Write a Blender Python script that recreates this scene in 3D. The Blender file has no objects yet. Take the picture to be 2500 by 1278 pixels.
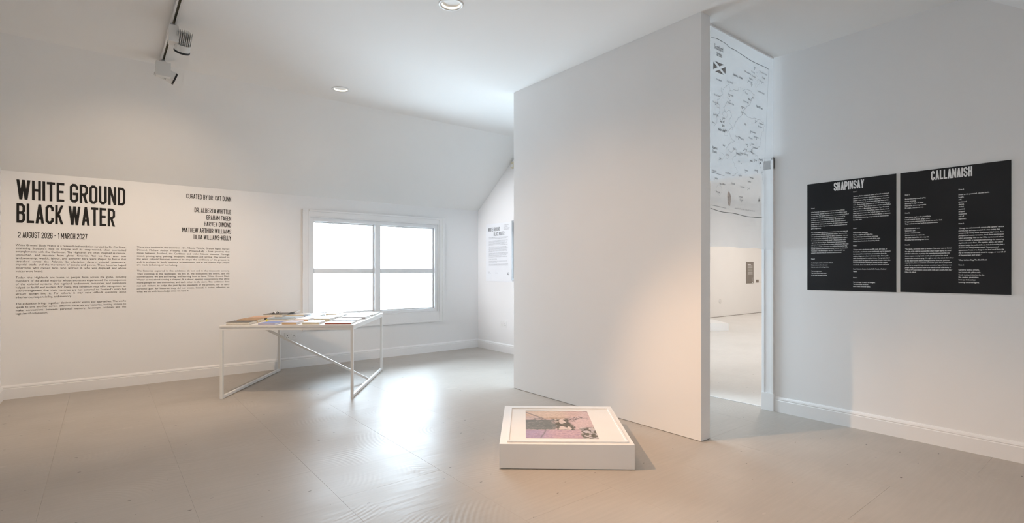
import bpy, bmesh, math, random
import numpy as np
from mathutils import Vector, Matrix
from mathutils.geometry import tessellate_polygon, delaunay_2d_cdt

# ------------------------------------------------------------------ camera, world, exposure
SC = bpy.context.scene
COL = SC.collection
F_PX, YAW, HORIZON = 1262.0, math.radians(38.31), 660.6
cam = bpy.data.cameras.new('camera')
cam.sensor_width = 36.0
cam.sensor_fit = 'HORIZONTAL'
cam.lens = 36.0 * F_PX / 2500.0
cam.shift_y = (HORIZON - 639.0) / 2500.0
cam.clip_start = 0.02
cam_o = bpy.data.objects.new('camera', cam)
cam_o.location = (0, 0, 1.2)
cam_o.rotation_euler = (math.pi / 2, 0, -YAW)
COL.objects.link(cam_o)
SC.camera = cam_o

world = bpy.data.worlds.new('overcast_sky')
SC.world = world
world.use_nodes = True
bg = world.node_tree.nodes['Background']
bg.inputs['Color'].default_value = (0.72, 0.86, 1.0, 1)
bg.inputs['Strength'].default_value = 27.0

SC.view_settings.view_transform = 'Standard'
SC.view_settings.look = 'None'
SC.view_settings.gamma = 1.0
SC.view_settings.use_curve_mapping = False
SC.view_settings.exposure = 0.36
SC.cycles.max_bounces = 8
SC.cycles.diffuse_bounces = 6
SC.cycles.glossy_bounces = 3
SC.cycles.adaptive_threshold = 0.05
SC.cycles.transparent_max_bounces = 16
SC.cycles.caustics_reflective = False
SC.cycles.caustics_refractive = False

def area_portal(loc, rot, sx, sy):
    li = bpy.data.lights.new('window_portal', 'AREA')
    li.shape = 'RECTANGLE'
    li.size, li.size_y = sx, sy
    li.cycles.is_portal = True
    o = bpy.data.objects.new('window_portal', li)
    o.location, o.rotation_euler = loc, rot
    o['kind'] = 'helper'
    COL.objects.link(o)

WARM = (1.0, 0.62, 0.36)
DOWN_W, WASH_W, BOX_W, NEXT_W = 20.0, 105.0, 265.0, 130.0
WASH_C = (1.0, 0.76, 0.54)

# ------------------------------------------------------------------ dimensions (metres; X along the window wall, Y towards it)
U0, U1, U1F = -0.745, 4.49, 4.60        # left wall, right wall near the door, right wall beyond the door
V0, VA = -0.40, 6.68                    # wall behind the camera, window wall
CEIL, EAVE = 3.01, 2.128
VS1 = 5.49                              # flat ceiling ends here, slope to the window wall
PITCH = (CEIL - EAVE) / (VA - VS1)
VS0 = 0.80                              # flat ceiling begins here
EAVE0 = CEIL - (VS0 - V0) * PITCH
DOOR0, DOOR1, DOORH = 2.165, 3.06, 2.06
T = 0.15

# ------------------------------------------------------------------ materials
def new_mat(name):
    m = bpy.data.materials.new(name)
    m.use_nodes = True
    return m, m.node_tree, m.node_tree.nodes['Principled BSDF']

def mat(name, col, rough=0.5, metal=0.0, noise=0.0, nscale=8.0, bump=0.0, bscale=60.0, spec=0.5, emit=None, estr=0.0):
    m, nt, p = new_mat(name)
    p.inputs['Base Color'].default_value = (*col, 1)
    p.inputs['Roughness'].default_value = rough
    p.inputs['Metallic'].default_value = metal
    p.inputs['Specular IOR Level'].default_value = spec
    N = nt.nodes
    tc = N.new('ShaderNodeTexCoord')
    if noise > 0:
        n = N.new('ShaderNodeTexNoise'); n.inputs['Scale'].default_value = nscale; n.inputs['Detail'].default_value = 1.0
        nt.links.new(tc.outputs['Object'], n.inputs['Vector'])
        r = N.new('ShaderNodeValToRGB')
        r.color_ramp.elements[0].position, r.color_ramp.elements[1].position = 0.3, 0.7
        r.color_ramp.elements[0].color = (*[c * (1 - noise) for c in col], 1)
        r.color_ramp.elements[1].color = (*[min(1, c * (1 + noise)) for c in col], 1)
        nt.links.new(n.outputs['Fac'], r.inputs['Fac'])
        nt.links.new(r.outputs['Color'], p.inputs['Base Color'])
    if bump > 0:
        n2 = N.new('ShaderNodeTexNoise'); n2.inputs['Scale'].default_value = bscale; n2.inputs['Detail'].default_value = 3
        nt.links.new(tc.outputs['Object'], n2.inputs['Vector'])
        b = N.new('ShaderNodeBump'); b.inputs['Strength'].default_value = bump; b.inputs['Distance'].default_value = 0.002
        nt.links.new(n2.outputs['Fac'], b.inputs['Height'])
        nt.links.new(b.outputs['Normal'], p.inputs['Normal'])
    if emit:
        p.inputs['Emission Color'].default_value = (*emit, 1)
        p.inputs['Emission Strength'].default_value = estr
    return m

M = {}
M['wall'] = mat('wall_paint', (0.80, 0.80, 0.80), 0.62, noise=0.012, nscale=1.5, spec=0.3)
M['ceiling'] = mat('ceiling_paint', (0.82, 0.82, 0.81), 0.8, noise=0.01, nscale=1.2, spec=0.2)
M['trim'] = mat('gloss_trim_paint', (0.80, 0.80, 0.80), 0.28, noise=0.01, nscale=3)
M['frame_white'] = mat('window_frame_paint', (0.80, 0.81, 0.82), 0.35, noise=0.01, nscale=4)
M['table'] = mat('white_powder_coat', (0.80, 0.80, 0.79), 0.35, noise=0.01, nscale=6)
M['top'] = mat('white_table_laminate', (0.80, 0.79, 0.77), 0.3, noise=0.01, nscale=6)
M['vinyl'] = mat('black_vinyl', (0.020, 0.019, 0.018), 0.6, noise=0.1, nscale=20, spec=0.15)
M['vinyl_grey'] = mat('dark_grey_vinyl', (0.045, 0.040, 0.036), 0.6, noise=0.1, nscale=20, spec=0.15)
M['panel'] = mat('black_foam_board', (0.0125, 0.013, 0.015), 0.42, noise=0.2, nscale=3, spec=0.3)
M['panel_core'] = mat('white_board_edge', (0.7, 0.72, 0.68), 0.6, noise=0.02)
M['print_white'] = mat('white_print', (0.80, 0.80, 0.80), 0.6, noise=0.01)
M['plinth'] = mat('plinth_paint', (0.80, 0.79, 0.78), 0.45, noise=0.012, nscale=3, bump=0.06, bscale=50)
M['plastic'] = mat('white_plastic', (0.78, 0.78, 0.77), 0.3, noise=0.01)
M['cream'] = mat('cream_plastic', (0.70, 0.64, 0.48), 0.4, noise=0.02)
M['dark'] = mat('dark_recess', (0.02, 0.02, 0.02), 0.6, noise=0.05)
M['black'] = mat('black_metal', (0.02, 0.02, 0.022), 0.4, noise=0.05)
M['alu'] = mat('aluminium_track', (0.74, 0.74, 0.74), 0.35, metal=0.35, noise=0.03)
M['track_slot'] = mat('track_slot', (0.20, 0.19, 0.14), 0.4, metal=0.4, noise=0.1)
M['copper'] = mat('copper_strip', (0.55, 0.50, 0.22), 0.3, metal=0.8, noise=0.1)
M['lampwhite'] = mat('lamp_housing', (0.74, 0.74, 0.72), 0.4, noise=0.01)
M['reflector'] = mat('glowing_gilt_reflector', (0.9, 0.86, 0.74), 0.25, metal=0.6, noise=0.02, emit=(1, 0.93, 0.8), estr=0.9)  # emission adds the glow of lamp light inside the cone
M['bulb'] = mat('lit_lamp', (1, 0.9, 0.75), 0.4, noise=0.01, emit=(1, 0.86, 0.66), estr=3.5)
M['sheet'] = mat('poster_paper', (0.80, 0.82, 0.85), 0.5, noise=0.008)
M['ink'] = mat('grey_ink', (0.17, 0.175, 0.18), 0.6, noise=0.05)
M['ink_soft'] = mat('soft_grey_ink', (0.27, 0.275, 0.285), 0.6, noise=0.05)
M['ink_patch'] = mat('faded_ink', (0.66, 0.61, 0.58), 0.6, noise=0.15, nscale=60)
M['dark_print'] = mat('dark_grey_print', (0.16, 0.165, 0.17), 0.4, noise=0.3, nscale=3)
M['mount'] = mat('ivory_mount_board', (0.74, 0.72, 0.695), 0.6, noise=0.01)
M['sign'] = mat('taupe_sign', (0.22, 0.19, 0.165), 0.5, noise=0.04)
M['sign_text'] = mat('pale_sign_print', (0.40, 0.37, 0.34), 0.5, noise=0.02)
M['far_wall'] = mat('far_room_paint', (0.80, 0.78, 0.755), 0.6, noise=0.01, nscale=1.5)
M['silver'] = mat('brushed_frame', (0.35, 0.36, 0.37), 0.4, metal=0.5, noise=0.05)

def matte(m):
    """flat emulsion: swap the layered shader for a plain diffuse one, keeping its colour texture"""
    nt = m.node_tree; p = nt.nodes['Principled BSDF']; d = nt.nodes.new('ShaderNodeBsdfDiffuse')
    src = p.inputs['Base Color'].links[0].from_socket
    nt.links.new(src, d.inputs['Color']); nt.links.new(d.outputs[0], nt.nodes['Material Output'].inputs['Surface'])
    nt.nodes.remove(p)
for k in ('wall', 'ceiling', 'far_wall'): matte(M[k])

def glass_mat():
    m = bpy.data.materials.new('window_glass'); m.use_nodes = True
    nt = m.node_tree; nt.nodes.clear()
    out = nt.nodes.new('ShaderNodeOutputMaterial')
    mix = nt.nodes.new('ShaderNodeMixShader')
    tr = nt.nodes.new('ShaderNodeBsdfTransparent'); tr.inputs['Color'].default_value = (0.96, 0.98, 0.98, 1)
    gl = nt.nodes.new('ShaderNodeBsdfGlossy'); gl.inputs['Roughness'].default_value = 0.02
    fr = nt.nodes.new('ShaderNodeFresnel'); fr.inputs['IOR'].default_value = 1.45
    nt.links.new(fr.outputs[0], mix.inputs[0]); nt.links.new(tr.outputs[0], mix.inputs[1]); nt.links.new(gl.outputs[0], mix.inputs[2])
    nt.links.new(mix.outputs[0], out.inputs[0])
    return m
M['glass'] = glass_mat()

def cloth_mat():
    m = bpy.data.materials.new('thin_voile'); m.use_nodes = True
    nt = m.node_tree; nt.nodes.clear(); N = nt.nodes
    out = N.new('ShaderNodeOutputMaterial')
    df = N.new('ShaderNodeBsdfDiffuse'); tl = N.new('ShaderNodeBsdfTranslucent'); tp = N.new('ShaderNodeBsdfTransparent')
    tc = N.new('ShaderNodeTexCoord'); wv = N.new('ShaderNodeTexNoise'); wv.inputs['Scale'].default_value = 6
    rp = N.new('ShaderNodeValToRGB')
    rp.color_ramp.elements[0].color = (0.78, 0.79, 0.80, 1); rp.color_ramp.elements[1].color = (0.84, 0.84, 0.84, 1)
    nt.links.new(tc.outputs['Object'], wv.inputs['Vector']); nt.links.new(wv.outputs['Fac'], rp.inputs['Fac'])
    nt.links.new(rp.outputs['Color'], df.inputs['Color']); nt.links.new(rp.outputs['Color'], tl.inputs['Color'])
    a = N.new('ShaderNodeMixShader'); a.inputs[0].default_value = 0.35
    b = N.new('ShaderNodeMixShader'); b.inputs[0].default_value = 0.42
    nt.links.new(df.outputs[0], a.inputs[1]); nt.links.new(tl.outputs[0], a.inputs[2])
    nt.links.new(a.outputs[0], b.inputs[1]); nt.links.new(tp.outputs[0], b.inputs[2])
    nt.links.new(b.outputs[0], out.inputs[0])
    return m
M['cloth'] = cloth_mat()

def floor_mat(name, c1, c2, r0=0.16, r1=0.34):
    m, nt, p = new_mat(name)
    N, L = nt.nodes, nt.links
    tc = N.new('ShaderNodeTexCoord')
    def noise(scale, detail=4, vec=None):
        n = N.new('ShaderNodeTexNoise'); n.inputs['Scale'].default_value = scale; n.inputs['Detail'].default_value = detail
        L.new(vec or tc.outputs['Object'], n.inputs['Vector']); return n.outputs['Fac']
    def ramp(fac, stops):
        r = N.new('ShaderNodeValToRGB'); cr = r.color_ramp
        while len(cr.elements) < len(stops): cr.elements.new(0.5)
        for e, (pos, c) in zip(cr.elements, stops):
            e.position = pos; e.color = (*c, 1) if len(c) == 3 else c
        L.new(fac, r.inputs['Fac']); return r.outputs['Color']
    def math_(op, a, b=None, clamp=False):
        n = N.new('ShaderNodeMath'); n.operation = op; n.use_clamp = clamp
        for i, x in enumerate((a, b)):
            if x is None: continue
            if isinstance(x, (int, float)): n.inputs[i].default_value = x
            else: L.new(x, n.inputs[i])
        return n.outputs[0]
    def mixc(fac, a, b):
        n = N.new('ShaderNodeMix'); n.data_type = 'RGBA'
        if isinstance(fac, float): n.inputs[0].default_value = fac
        else: L.new(fac, n.inputs[0])
        L.new(a, n.inputs[6])
        if isinstance(b, tuple): n.inputs[7].default_value = (*b, 1)
        else: L.new(b, n.inputs[7])
        return n.outputs[2]
    base = ramp(noise(1.1, 3), [(0.3, c1), (0.7, c2)])
    # small dark chips and pale scuffs in the paint
    mp = N.new('ShaderNodeMapping'); mp.inputs['Scale'].default_value = (1, 2.4, 1); mp.inputs['Rotation'].default_value = (0, 0, 0.5)
    L.new(tc.outputs['Object'], mp.inputs['Vector'])
    vo = N.new('ShaderNodeTexVoronoi'); vo.voronoi_dimensions = '2D'; vo.inputs['Scale'].default_value = 3.2
    L.new(mp.outputs['Vector'], vo.inputs['Vector'])
    sep = N.new('ShaderNodeSeparateColor'); L.new(vo.outputs['Color'], sep.inputs[0])
    chip = math_('MULTIPLY', math_('LESS_THAN', vo.outputs['Distance'], math_('MULTIPLY', sep.outputs[1], 0.036)), math_('GREATER_THAN', sep.outputs[0], 0.55))
    col = mixc(chip, base, tuple(c * 0.4 for c in c1))
    vo2 = N.new('ShaderNodeTexVoronoi'); vo2.voronoi_dimensions = '2D'; vo2.inputs['Scale'].default_value = 1.1
    L.new(mp.outputs['Vector'], vo2.inputs['Vector'])
    sep2 = N.new('ShaderNodeSeparateColor'); L.new(vo2.outputs['Color'], sep2.inputs[0])
    scuff = math_('MULTIPLY', math_('LESS_THAN', vo2.outputs['Distance'], math_('MULTIPLY', sep2.outputs[1], 0.085)), math_('GREATER_THAN', sep2.outputs[0], 0.9))
    col = mixc(math_('MULTIPLY', scuff, 0.2), col, tuple(min(1, c * 1.35) for c in c2))
    gm = N.new('ShaderNodeMapping'); gm.inputs['Scale'].default_value = (4, 60, 1); gm.inputs['Rotation'].default_value = (0, 0, 0.55)
    L.new(tc.outputs['Object'], gm.inputs['Vector'])
    grain = ramp(noise(1.0, 2, gm.outputs['Vector']), [(0.3, (0.93, 0.93, 0.93)), (0.7, (1.05, 1.05, 1.05))])
    mg = N.new('ShaderNodeMix'); mg.data_type = 'RGBA'; mg.blend_type = 'MULTIPLY'; mg.inputs[0].default_value = 0.45
    L.new(col, mg.inputs[6]); L.new(grain, mg.inputs[7]); col = mg.outputs[2]
    L.new(col, p.inputs['Base Color'])
    # trowel arcs: rings about scattered points, fading with distance
    vo3 = N.new('ShaderNodeTexVoronoi'); vo3.voronoi_dimensions = '2D'; vo3.inputs['Scale'].default_value = 0.75
    L.new(tc.outputs['Object'], vo3.inputs['Vector'])
    rings = math_('SINE', math_('MULTIPLY', vo3.outputs['Distance'], 300.0))
    fade = ramp(noise(2.2, 1), [(0.52, (0, 0, 0)), (0.68, (1, 1, 1))])
    arcs = math_('MULTIPLY', rings, fade)
    wvs = N.new('ShaderNodeMapping'); wvs.inputs['Scale'].default_value = (3, 22, 1); wvs.inputs['Rotation'].default_value = (0, 0, 0.35)
    L.new(tc.outputs['Object'], wvs.inputs['Vector'])
    strokes = noise(1.0, 2, wvs.outputs['Vector'])
    h = math_('ADD', math_('ADD', math_('MULTIPLY', arcs, 0.22), math_('MULTIPLY', strokes, 0.9)), math_('MULTIPLY', noise(5, 1), 0.8))
    b = N.new('ShaderNodeBump'); b.inputs['Strength'].default_value = 0.22; b.inputs['Distance'].default_value = 0.006
    L.new(h, b.inputs['Height']); L.new(b.outputs['Normal'], p.inputs['Normal'])
    rr = N.new('ShaderNodeMapRange'); rr.inputs['To Min'].default_value = r0; rr.inputs['To Max'].default_value = r1
    L.new(noise(3.5, 2), rr.inputs['Value']); L.new(rr.outputs[0], p.inputs['Roughness'])
    p.inputs['Specular IOR Level'].default_value = 0.12
    return m
M['floor'] = floor_mat('painted_floorboards', (0.405, 0.370, 0.332), (0.46, 0.424, 0.384), 0.30, 0.46)
M['floor2'] = floor_mat('lit_floor_colour', (0.62, 0.595, 0.56), (0.67, 0.645, 0.61), 0.3, 0.45)  # same floor; the next room's bright lighting is put into a paler colour
M['joint'] = mat('floor_joint', (0.27, 0.245, 0.215), 0.8, noise=0.1)

# ------------------------------------------------------------------ mesh helpers
def link(o, parent=None):
    COL.objects.link(o)
    if parent is not None: o.parent = parent
    return o

def mesh_obj(name, verts, faces, m, parent=None, smooth=False):
    me = bpy.data.meshes.new(name)
    me.from_pydata([tuple(v) for v in verts], [], [tuple(f) for f in faces])
    if m is not None: me.materials.append(m)
    if smooth:
        for p in me.polygons: p.use_smooth = True
    me.update()
    return link(bpy.data.objects.new(name, me), parent)

class MB:
    def __init__(s): s.v, s.f = [], []
    def add(s, v, f):
        n = len(s.v); s.v += [tuple(a) for a in v]; s.f += [tuple(i + n for i in q) for q in f]; return s
    def box(s, x0, x1, y0, y1, z0, z1):
        return s.add([(x0,y0,z0),(x1,y0,z0),(x1,y1,z0),(x0,y1,z0),(x0,y0,z1),(x1,y0,z1),(x1,y1,z1),(x0,y1,z1)],
                     [(0,3,2,1),(4,5,6,7),(0,1,5,4),(1,2,6,5),(2,3,7,6),(3,0,4,7)])
    def bar(s, a, b, w, d=None, up=(0,0,1)):
        a, b = Vector(a), Vector(b); d = d or w
        t = (b - a).normalized(); x = t.cross(Vector(up))
        if x.length < 1e-4: x = t.cross(Vector((1, 0, 0)))
        x.normalize(); y = x.cross(t)
        vs = []
        for p in (a, b):
            for sx, sy in ((-1,-1),(1,-1),(1,1),(-1,1)): vs.append(p + x * (sx * w / 2) + y * (sy * d / 2))
        return s.add(vs, [(0,3,2,1),(4,5,6,7),(0,1,5,4),(1,2,6,5),(2,3,7,6),(3,0,4,7)])
    def lathe(s, prof, n=32, axis=None, origin=(0,0,0), closed=False):
        R = Vector((0,0,1)).rotation_difference(Vector(axis)).to_matrix() if axis else Matrix.Identity(3)
        o = Vector(origin); vs = []
        for r, z in prof:
            for k in range(n):
                a = 2 * math.pi * k / n
                vs.append(o + R @ Vector((r * math.cos(a), r * math.sin(a), z)))
        fs = []
        for i in range(len(prof) - 1 + (1 if closed else 0)):
            j = (i + 1) % len(prof)
            for k in range(n):
                l = (k + 1) % n
                fs.append((i*n+k, i*n+l, j*n+l, j*n+k))
        if not closed:
            if prof[0][0] > 1e-6: fs.append(tuple(reversed(range(n))))
            if prof[-1][0] > 1e-6: fs.append(tuple(range((len(prof)-1)*n, len(prof)*n)))
        return s.add(vs, fs)
    def prism(s, prof, p0, p1, out):
        """profile (d outwards, z up) swept from p0 to p1 (floor points); out = outward unit vector"""
        o = Vector((out[0], out[1], 0)); n = len(prof); vs = []
        for p in (p0, p1):
            for d, z in prof: vs.append(Vector((p[0], p[1], 0)) + o * d + Vector((0, 0, z)))
        fs = [tuple((i, (i+1) % n, n + (i+1) % n, n + i)) for i in range(n)]
        return s.add(vs, fs + [tuple(reversed(range(n))), tuple(range(n, 2*n))])
    def build(s, name, m, parent=None, bevel=0.0, smooth=False):
        o = mesh_obj(name, s.v, s.f, m, parent, smooth)
        bm = bmesh.new(); bm.from_mesh(o.data)
        bmesh.ops.recalc_face_normals(bm, faces=bm.faces[:])
        if bevel > 0:
            bmesh.ops.bevel(bm, geom=bm.edges[:], offset=bevel, segments=2, affect='EDGES', profile=0.7)
        bm.to_mesh(o.data); bm.free()
        return o

def thing(name, label, cat, loc=(0,0,0), rz=0.0, group=None):
    o = bpy.data.objects.new(name, None); o.empty_display_size = 0.05
    o.location = loc; o.rotation_euler = (0, 0, rz)
    o['label'], o['category'] = label, cat
    if group: o['group'] = group
    return link(o)
def tag(o, label, cat, group=None):
    o['label'], o['category'] = label, cat
    if group: o['group'] = group
    return o
def struct(o, label=None, cat=None):
    o['kind'] = 'structure'
    if label: o['label'] = label
    if cat: o['category'] = cat
    return o
def copy_tree(o, parent=None):
    c = o.copy(); COL.objects.link(c); c.parent = parent
    for ch in list(o.children): copy_tree(ch, c)
    return c

# ------------------------------------------------------------------ floor boards
def floor_boards():
    random.seed(4)
    base = MB().box(U0 - T, U1 + 0.05, V0 - T, VA + T, -0.06, -0.004).build('floor', M['joint'])
    struct(base, 'grey-beige painted floor of wide boards with faint joints', 'floor')
    W = 0.613
    edges = [U0 - 0.02]
    x = 0.36 - 2 * W
    while x < U1F + W:
        if x > U0: edges.append(x)
        x += W
    special = {1: [3.16, 5.55], 2: [2.70, 5.33, 5.70], 3: [1.9, 4.3]}
    cache = {}
    col = 0
    for i in range(len(edges) - 1):
        a, b = edges[i], min(edges[i+1], U1F + 0.05)
        ci = int(round((a - 0.36) / W)) + 1
        cuts = special.get(ci, [0.4 + (ci * 1.07) % 2.4, 2.8 + (ci * 1.07) % 2.4])
        ys = [V0 - 0.02] + sorted(cuts) + [VA + 0.02]
        for y0, y1 in zip(ys[:-1], ys[1:]):
            key = (round(b - a, 3), round(y1 - y0, 3))
            g = 0.00018
            if key not in cache:
                w, l = (b - a) / 2 - g, (y1 - y0) / 2 - g
                e = 0.0005
                v = [(-w,-l,-0.004),(w,-l,-0.004),(w,l,-0.004),(-w,l,-0.004),(-w,-l,-e),(w,-l,-e),(w,l,-e),(-w,l,-e),
                     (-w+e,-l+e,0),(w-e,-l+e,0),(w-e,l-e,0),(-w+e,l-e,0)]
                fcs = [(8,9,10,11)] + [(4+k,4+(k+1)%4,8+(k+1)%4,8+k) for k in range(4)] + [(k,(k+1)%4,4+(k+1)%4,4+k) for k in range(4)]
                me = bpy.data.meshes.new('floor_board'); me.from_pydata(v, [], fcs); me.materials.append(M['floor_w']); me.update()
                cache[key] = me
            o = bpy.data.objects.new('floor_board', cache[key])
            o.location = ((a + b) / 2, (y0 + y1) / 2, 0)
            link(o, base)
    return base

# boards sit at different origins, so the paint reads world position instead of object position
def to_world(mname):
    m = M[mname].copy(); nt = m.node_tree
    geo = nt.nodes.new('ShaderNodeNewGeometry')
    for l in list(nt.links):
        if l.from_node.type == 'TEX_COORD':
            ts = l.to_socket; nt.links.remove(l); nt.links.new(geo.outputs['Position'], ts)
    return m
M['floor_w'] = to_world('floor')
floor_boards()
fl2 = MB().box(U1F + 0.06, 17.6, -0.55, 7.5, -0.06, 0.0005).box(U1 + 0.05, U1F + 0.06, DOOR0, DOOR1, -0.05, 0.0005).build('floor', M['floor2'])
struct(fl2, 'floor of the bright room beyond the doorway, brightness put into its colour', 'floor')

# ------------------------------------------------------------------ walls
WU0, WU1, WZ0, WZ1 = 2.024, 3.894, 0.588, 1.886         # window opening
b = MB()
b.box(U0 - T, WU0, VA, VA + 0.11, 0, EAVE + 0.25); b.box(WU1, U1F + 0.12, VA, VA + 0.11, 0, EAVE + 0.25)
b.box(WU0, WU1, VA, VA + 0.11, 0, WZ0); b.box(WU0, WU1, VA, VA + 0.11, WZ1, EAVE + 0.25)
struct(b.build('wall_window', M['wall']), 'white wall with the wide window under the sloped ceiling', 'wall')
struct(MB().box(U0 - T, U0, V0, VA, 0, 3.2).build('wall_left', M['wall']), 'white wall at the edge beside the lettering', 'wall')
struct(MB().box(U0 - T, U1F + 0.12, V0 - T, V0, 0, 3.2).build('wall_rear', M['wall']), 'white wall behind the viewpoint', 'wall')
b = MB()
b.box(U1, U1 + 0.12, V0, DOOR0, 0, 3.2); b.box(U1, U1 + 0.12, DOOR0, DOOR1, DOORH, 3.2)
b.box(U1F, U1F + 0.12, DOOR1, VA, 0, 3.2); b.box(U1, U1F, DOOR1, DOOR1 + 0.02, 0, 3.2)
struct(b.build('wall_right', M['wall']), 'white wall with the doorway and the black text panels', 'wall')
PU0, PU1, PV0, PV1 = 3.275, 3.388, 2.014, 4.117
part = MB().box(PU0, PU1, PV0, PV1, 0.003, CEIL).build('wall_partition', M['wall'], bevel=0.002)
struct(part, 'freestanding white partition wall rising to the ceiling', 'wall')

# ceiling with round holes for the downlights
DOWN = [(1.858, 5.112), (1.855, 3.015), (1.855, 0.92 + 0.25)]
HR = 0.068
FILL_ROOF = (3.62, 4.38, 3.42, 4.22)  # opening of the added rooflight, hidden by the partition
def plate_holes(x0, x1, y0, y1, holes, r, z, th, n=32, rect=None):
    outer = [Vector((x0,y0,0)),Vector((x1,y0,0)),Vector((x1,y1,0)),Vector((x0,y1,0))]
    loops = [outer] + [[Vector((hx + r*math.cos(-2*math.pi*k/n), hy + r*math.sin(-2*math.pi*k/n), 0)) for k in range(n)] for hx, hy in holes]
    if rect: loops.append([Vector((rect[0],rect[2],0)),Vector((rect[0],rect[3],0)),Vector((rect[1],rect[3],0)),Vector((rect[1],rect[2],0))])
    tri = tessellate_polygon(loops)
    pts = [p for l in loops for p in l]; N_ = len(pts)
    v = [(p.x, p.y, z) for p in pts] + [(p.x, p.y, z + th) for p in pts]
    f = [tuple(t) for t in tri] + [tuple(i + N_ for i in reversed(t)) for t in tri]
    s = 0
    for l in loops:
        for k in range(len(l)):
            a, c = s + k, s + (k + 1) % len(l); f.append((a, c, c + N_, a + N_))
        s += len(l)
    mb = MB(); mb.add(v, f); return mb
struct(plate_holes(U0 - T, U1F + 0.12, VS0, VS1, DOWN, HR, CEIL, 0.012, rect=FILL_ROOF).build('ceiling', M['ceiling']), 'flat white ceiling with recessed downlights', 'ceiling')
struct(plate_holes(U0 - T, U1F + 0.12, VS0 - 0.1, VS1 + 0.1, [], HR, CEIL + 0.17, 0.03, rect=FILL_ROOF).build('ceiling_deck', M['ceiling']), 'roof deck above the ceiling', 'ceiling')
rl = bpy.data.objects.new('added_rooflight', None); link(rl)  # added rooflight, unseen, brightens the poster wall and corner
struct(rl, 'square rooflight added unseen behind the partition for daylight fill', 'window')
for q in ((FILL_ROOF[0]-.02, FILL_ROOF[0], FILL_ROOF[2]-.02, FILL_ROOF[3]+.02), (FILL_ROOF[1], FILL_ROOF[1]+.02, FILL_ROOF[2]-.02, FILL_ROOF[3]+.02), (FILL_ROOF[0], FILL_ROOF[1], FILL_ROOF[2]-.02, FILL_ROOF[2]), (FILL_ROOF[0], FILL_ROOF[1], FILL_ROOF[3], FILL_ROOF[3]+.02)):
    MB().box(q[0], q[1], q[2], q[3], CEIL + 0.001, CEIL + 0.23).build('kerb', M['trim'], rl)
MB().box(FILL_ROOF[0], FILL_ROOF[1], FILL_ROOF[2], FILL_ROOF[3], CEIL + 0.20, CEIL + 0.206).build('pane', M['glass'], rl)
area_portal(((FILL_ROOF[0]+FILL_ROOF[1])/2, (FILL_ROOF[2]+FILL_ROOF[3])/2, CEIL + 0.225), (0, 0, 0), FILL_ROOF[1]-FILL_ROOF[0]-.01, FILL_ROOF[3]-FILL_ROOF[2]-.01)
def slope(v0, z0, v1, z1, name, label):
    x0, x1, t = U0 - T, U1F + 0.12, 0.2
    v = [(x0,v0,z0),(x1,v0,z0),(x1,v1,z1),(x0,v1,z1),(x0,v0,z0+t),(x1,v0,z0+t),(x1,v1,z1+t),(x0,v1,z1+t)]
    o = MB().add(v, [(0,3,2,1),(4,5,6,7),(0,1,5,4),(1,2,6,5),(2,3,7,6),(3,0,4,7)]).build(name, M['ceiling'])
    return struct(o, label, 'ceiling')
slope(VS1, CEIL, VA + 0.1, CEIL - (VA + 0.1 - VS1) * PITCH, 'ceiling_slope', 'sloping white ceiling above the window wall')
slope(VS0, CEIL, V0 - 0.1, CEIL - (VS0 - V0 + 0.1) * PITCH, 'ceiling_slope', 'sloping white ceiling over the viewpoint side')

# skirting boards
PROF = [(0, 0), (0.018, 0), (0.018, 0.096), (0.014, 0.100), (0.014, 0.104), (0.0165, 0.107), (0.013, 0.118), (0.006, 0.126), (0, 0.128)]
def skirt(name, p0, p1, out, label):
    struct(MB().prism(PROF, p0, p1, out).build(name, M['trim']), label, 'skirting')
skirt('baseboard_window', (U0, VA), (U1F, VA), (0, -1), 'white moulded skirting along the window wall')
skirt('baseboard_left', (U0, V0), (U0, VA), (1, 0), 'white skirting on the wall at the picture edge')
skirt('baseboard_right', (U1, V0), (U1, 2.066), (-1, 0), 'white moulded skirting under the black panels')
skirt('baseboard_far', (U1F, DOOR1 + 0.12), (U1F, VA), (-1, 0), 'white skirting under the poster wall')
skirt('baseboard_rear', (U0, V0), (U1, V0), (0, 1), 'white skirting behind the viewpoint')

# ------------------------------------------------------------------ window
area_portal(((WU0 + WU1) / 2, VA + 0.108, (WZ0 + WZ1) / 2), (-math.pi / 2, 0, 0), WU1 - WU0 - 0.02, WZ1 - WZ0 - 0.02)
win = bpy.data.objects.new('window_1', None); link(win)
struct(win, 'wide white two-light window with a bar across each light', 'window')
def arch_piece(mb, x0, x1, z0, z1, vertical, outer_low):
    """flat board with a raised outer bead"""
    y = VA
    mb.box(x0, x1, y - 0.016, y, z0, z1)
    if vertical:
        xo = (x0, x0 + 0.022) if outer_low else (x1 - 0.022, x1)
        mb.box(xo[0], xo[1], y - 0.026, y - 0.016, z0, z1)
        xi = (x1 - 0.012, x1) if outer_low else (x0, x0 + 0.012)
        mb.box(xi[0], xi[1], y - 0.020, y - 0.016, z0, z1)
    else:
        zo = (z0, z0 + 0.022) if outer_low else (z1 - 0.022, z1)
        mb.box(x0, x1, y - 0.026, y - 0.016, zo[0], zo[1])
AO = 0.082
for nm, (x0, x1, z0, z1, vert, low) in (('architrave', (WU0 - AO, WU0, WZ0 - 0.14, WZ1 + AO, True, True)),
                                        ('architrave', (WU1, WU1 + AO, WZ0 - 0.14, WZ1 + AO, True, False)),
                                        ('architrave', (WU0, WU1, WZ1, WZ1 + AO, False, False)),
                                        ('architrave', (WU0, WU1, WZ0 - 0.14, WZ0, False, True))):
    mb = MB(); arch_piece(mb, x0, x1, z0, z1, vert, low); mb.build(nm, M['trim'], win, bevel=0.0015)
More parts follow.
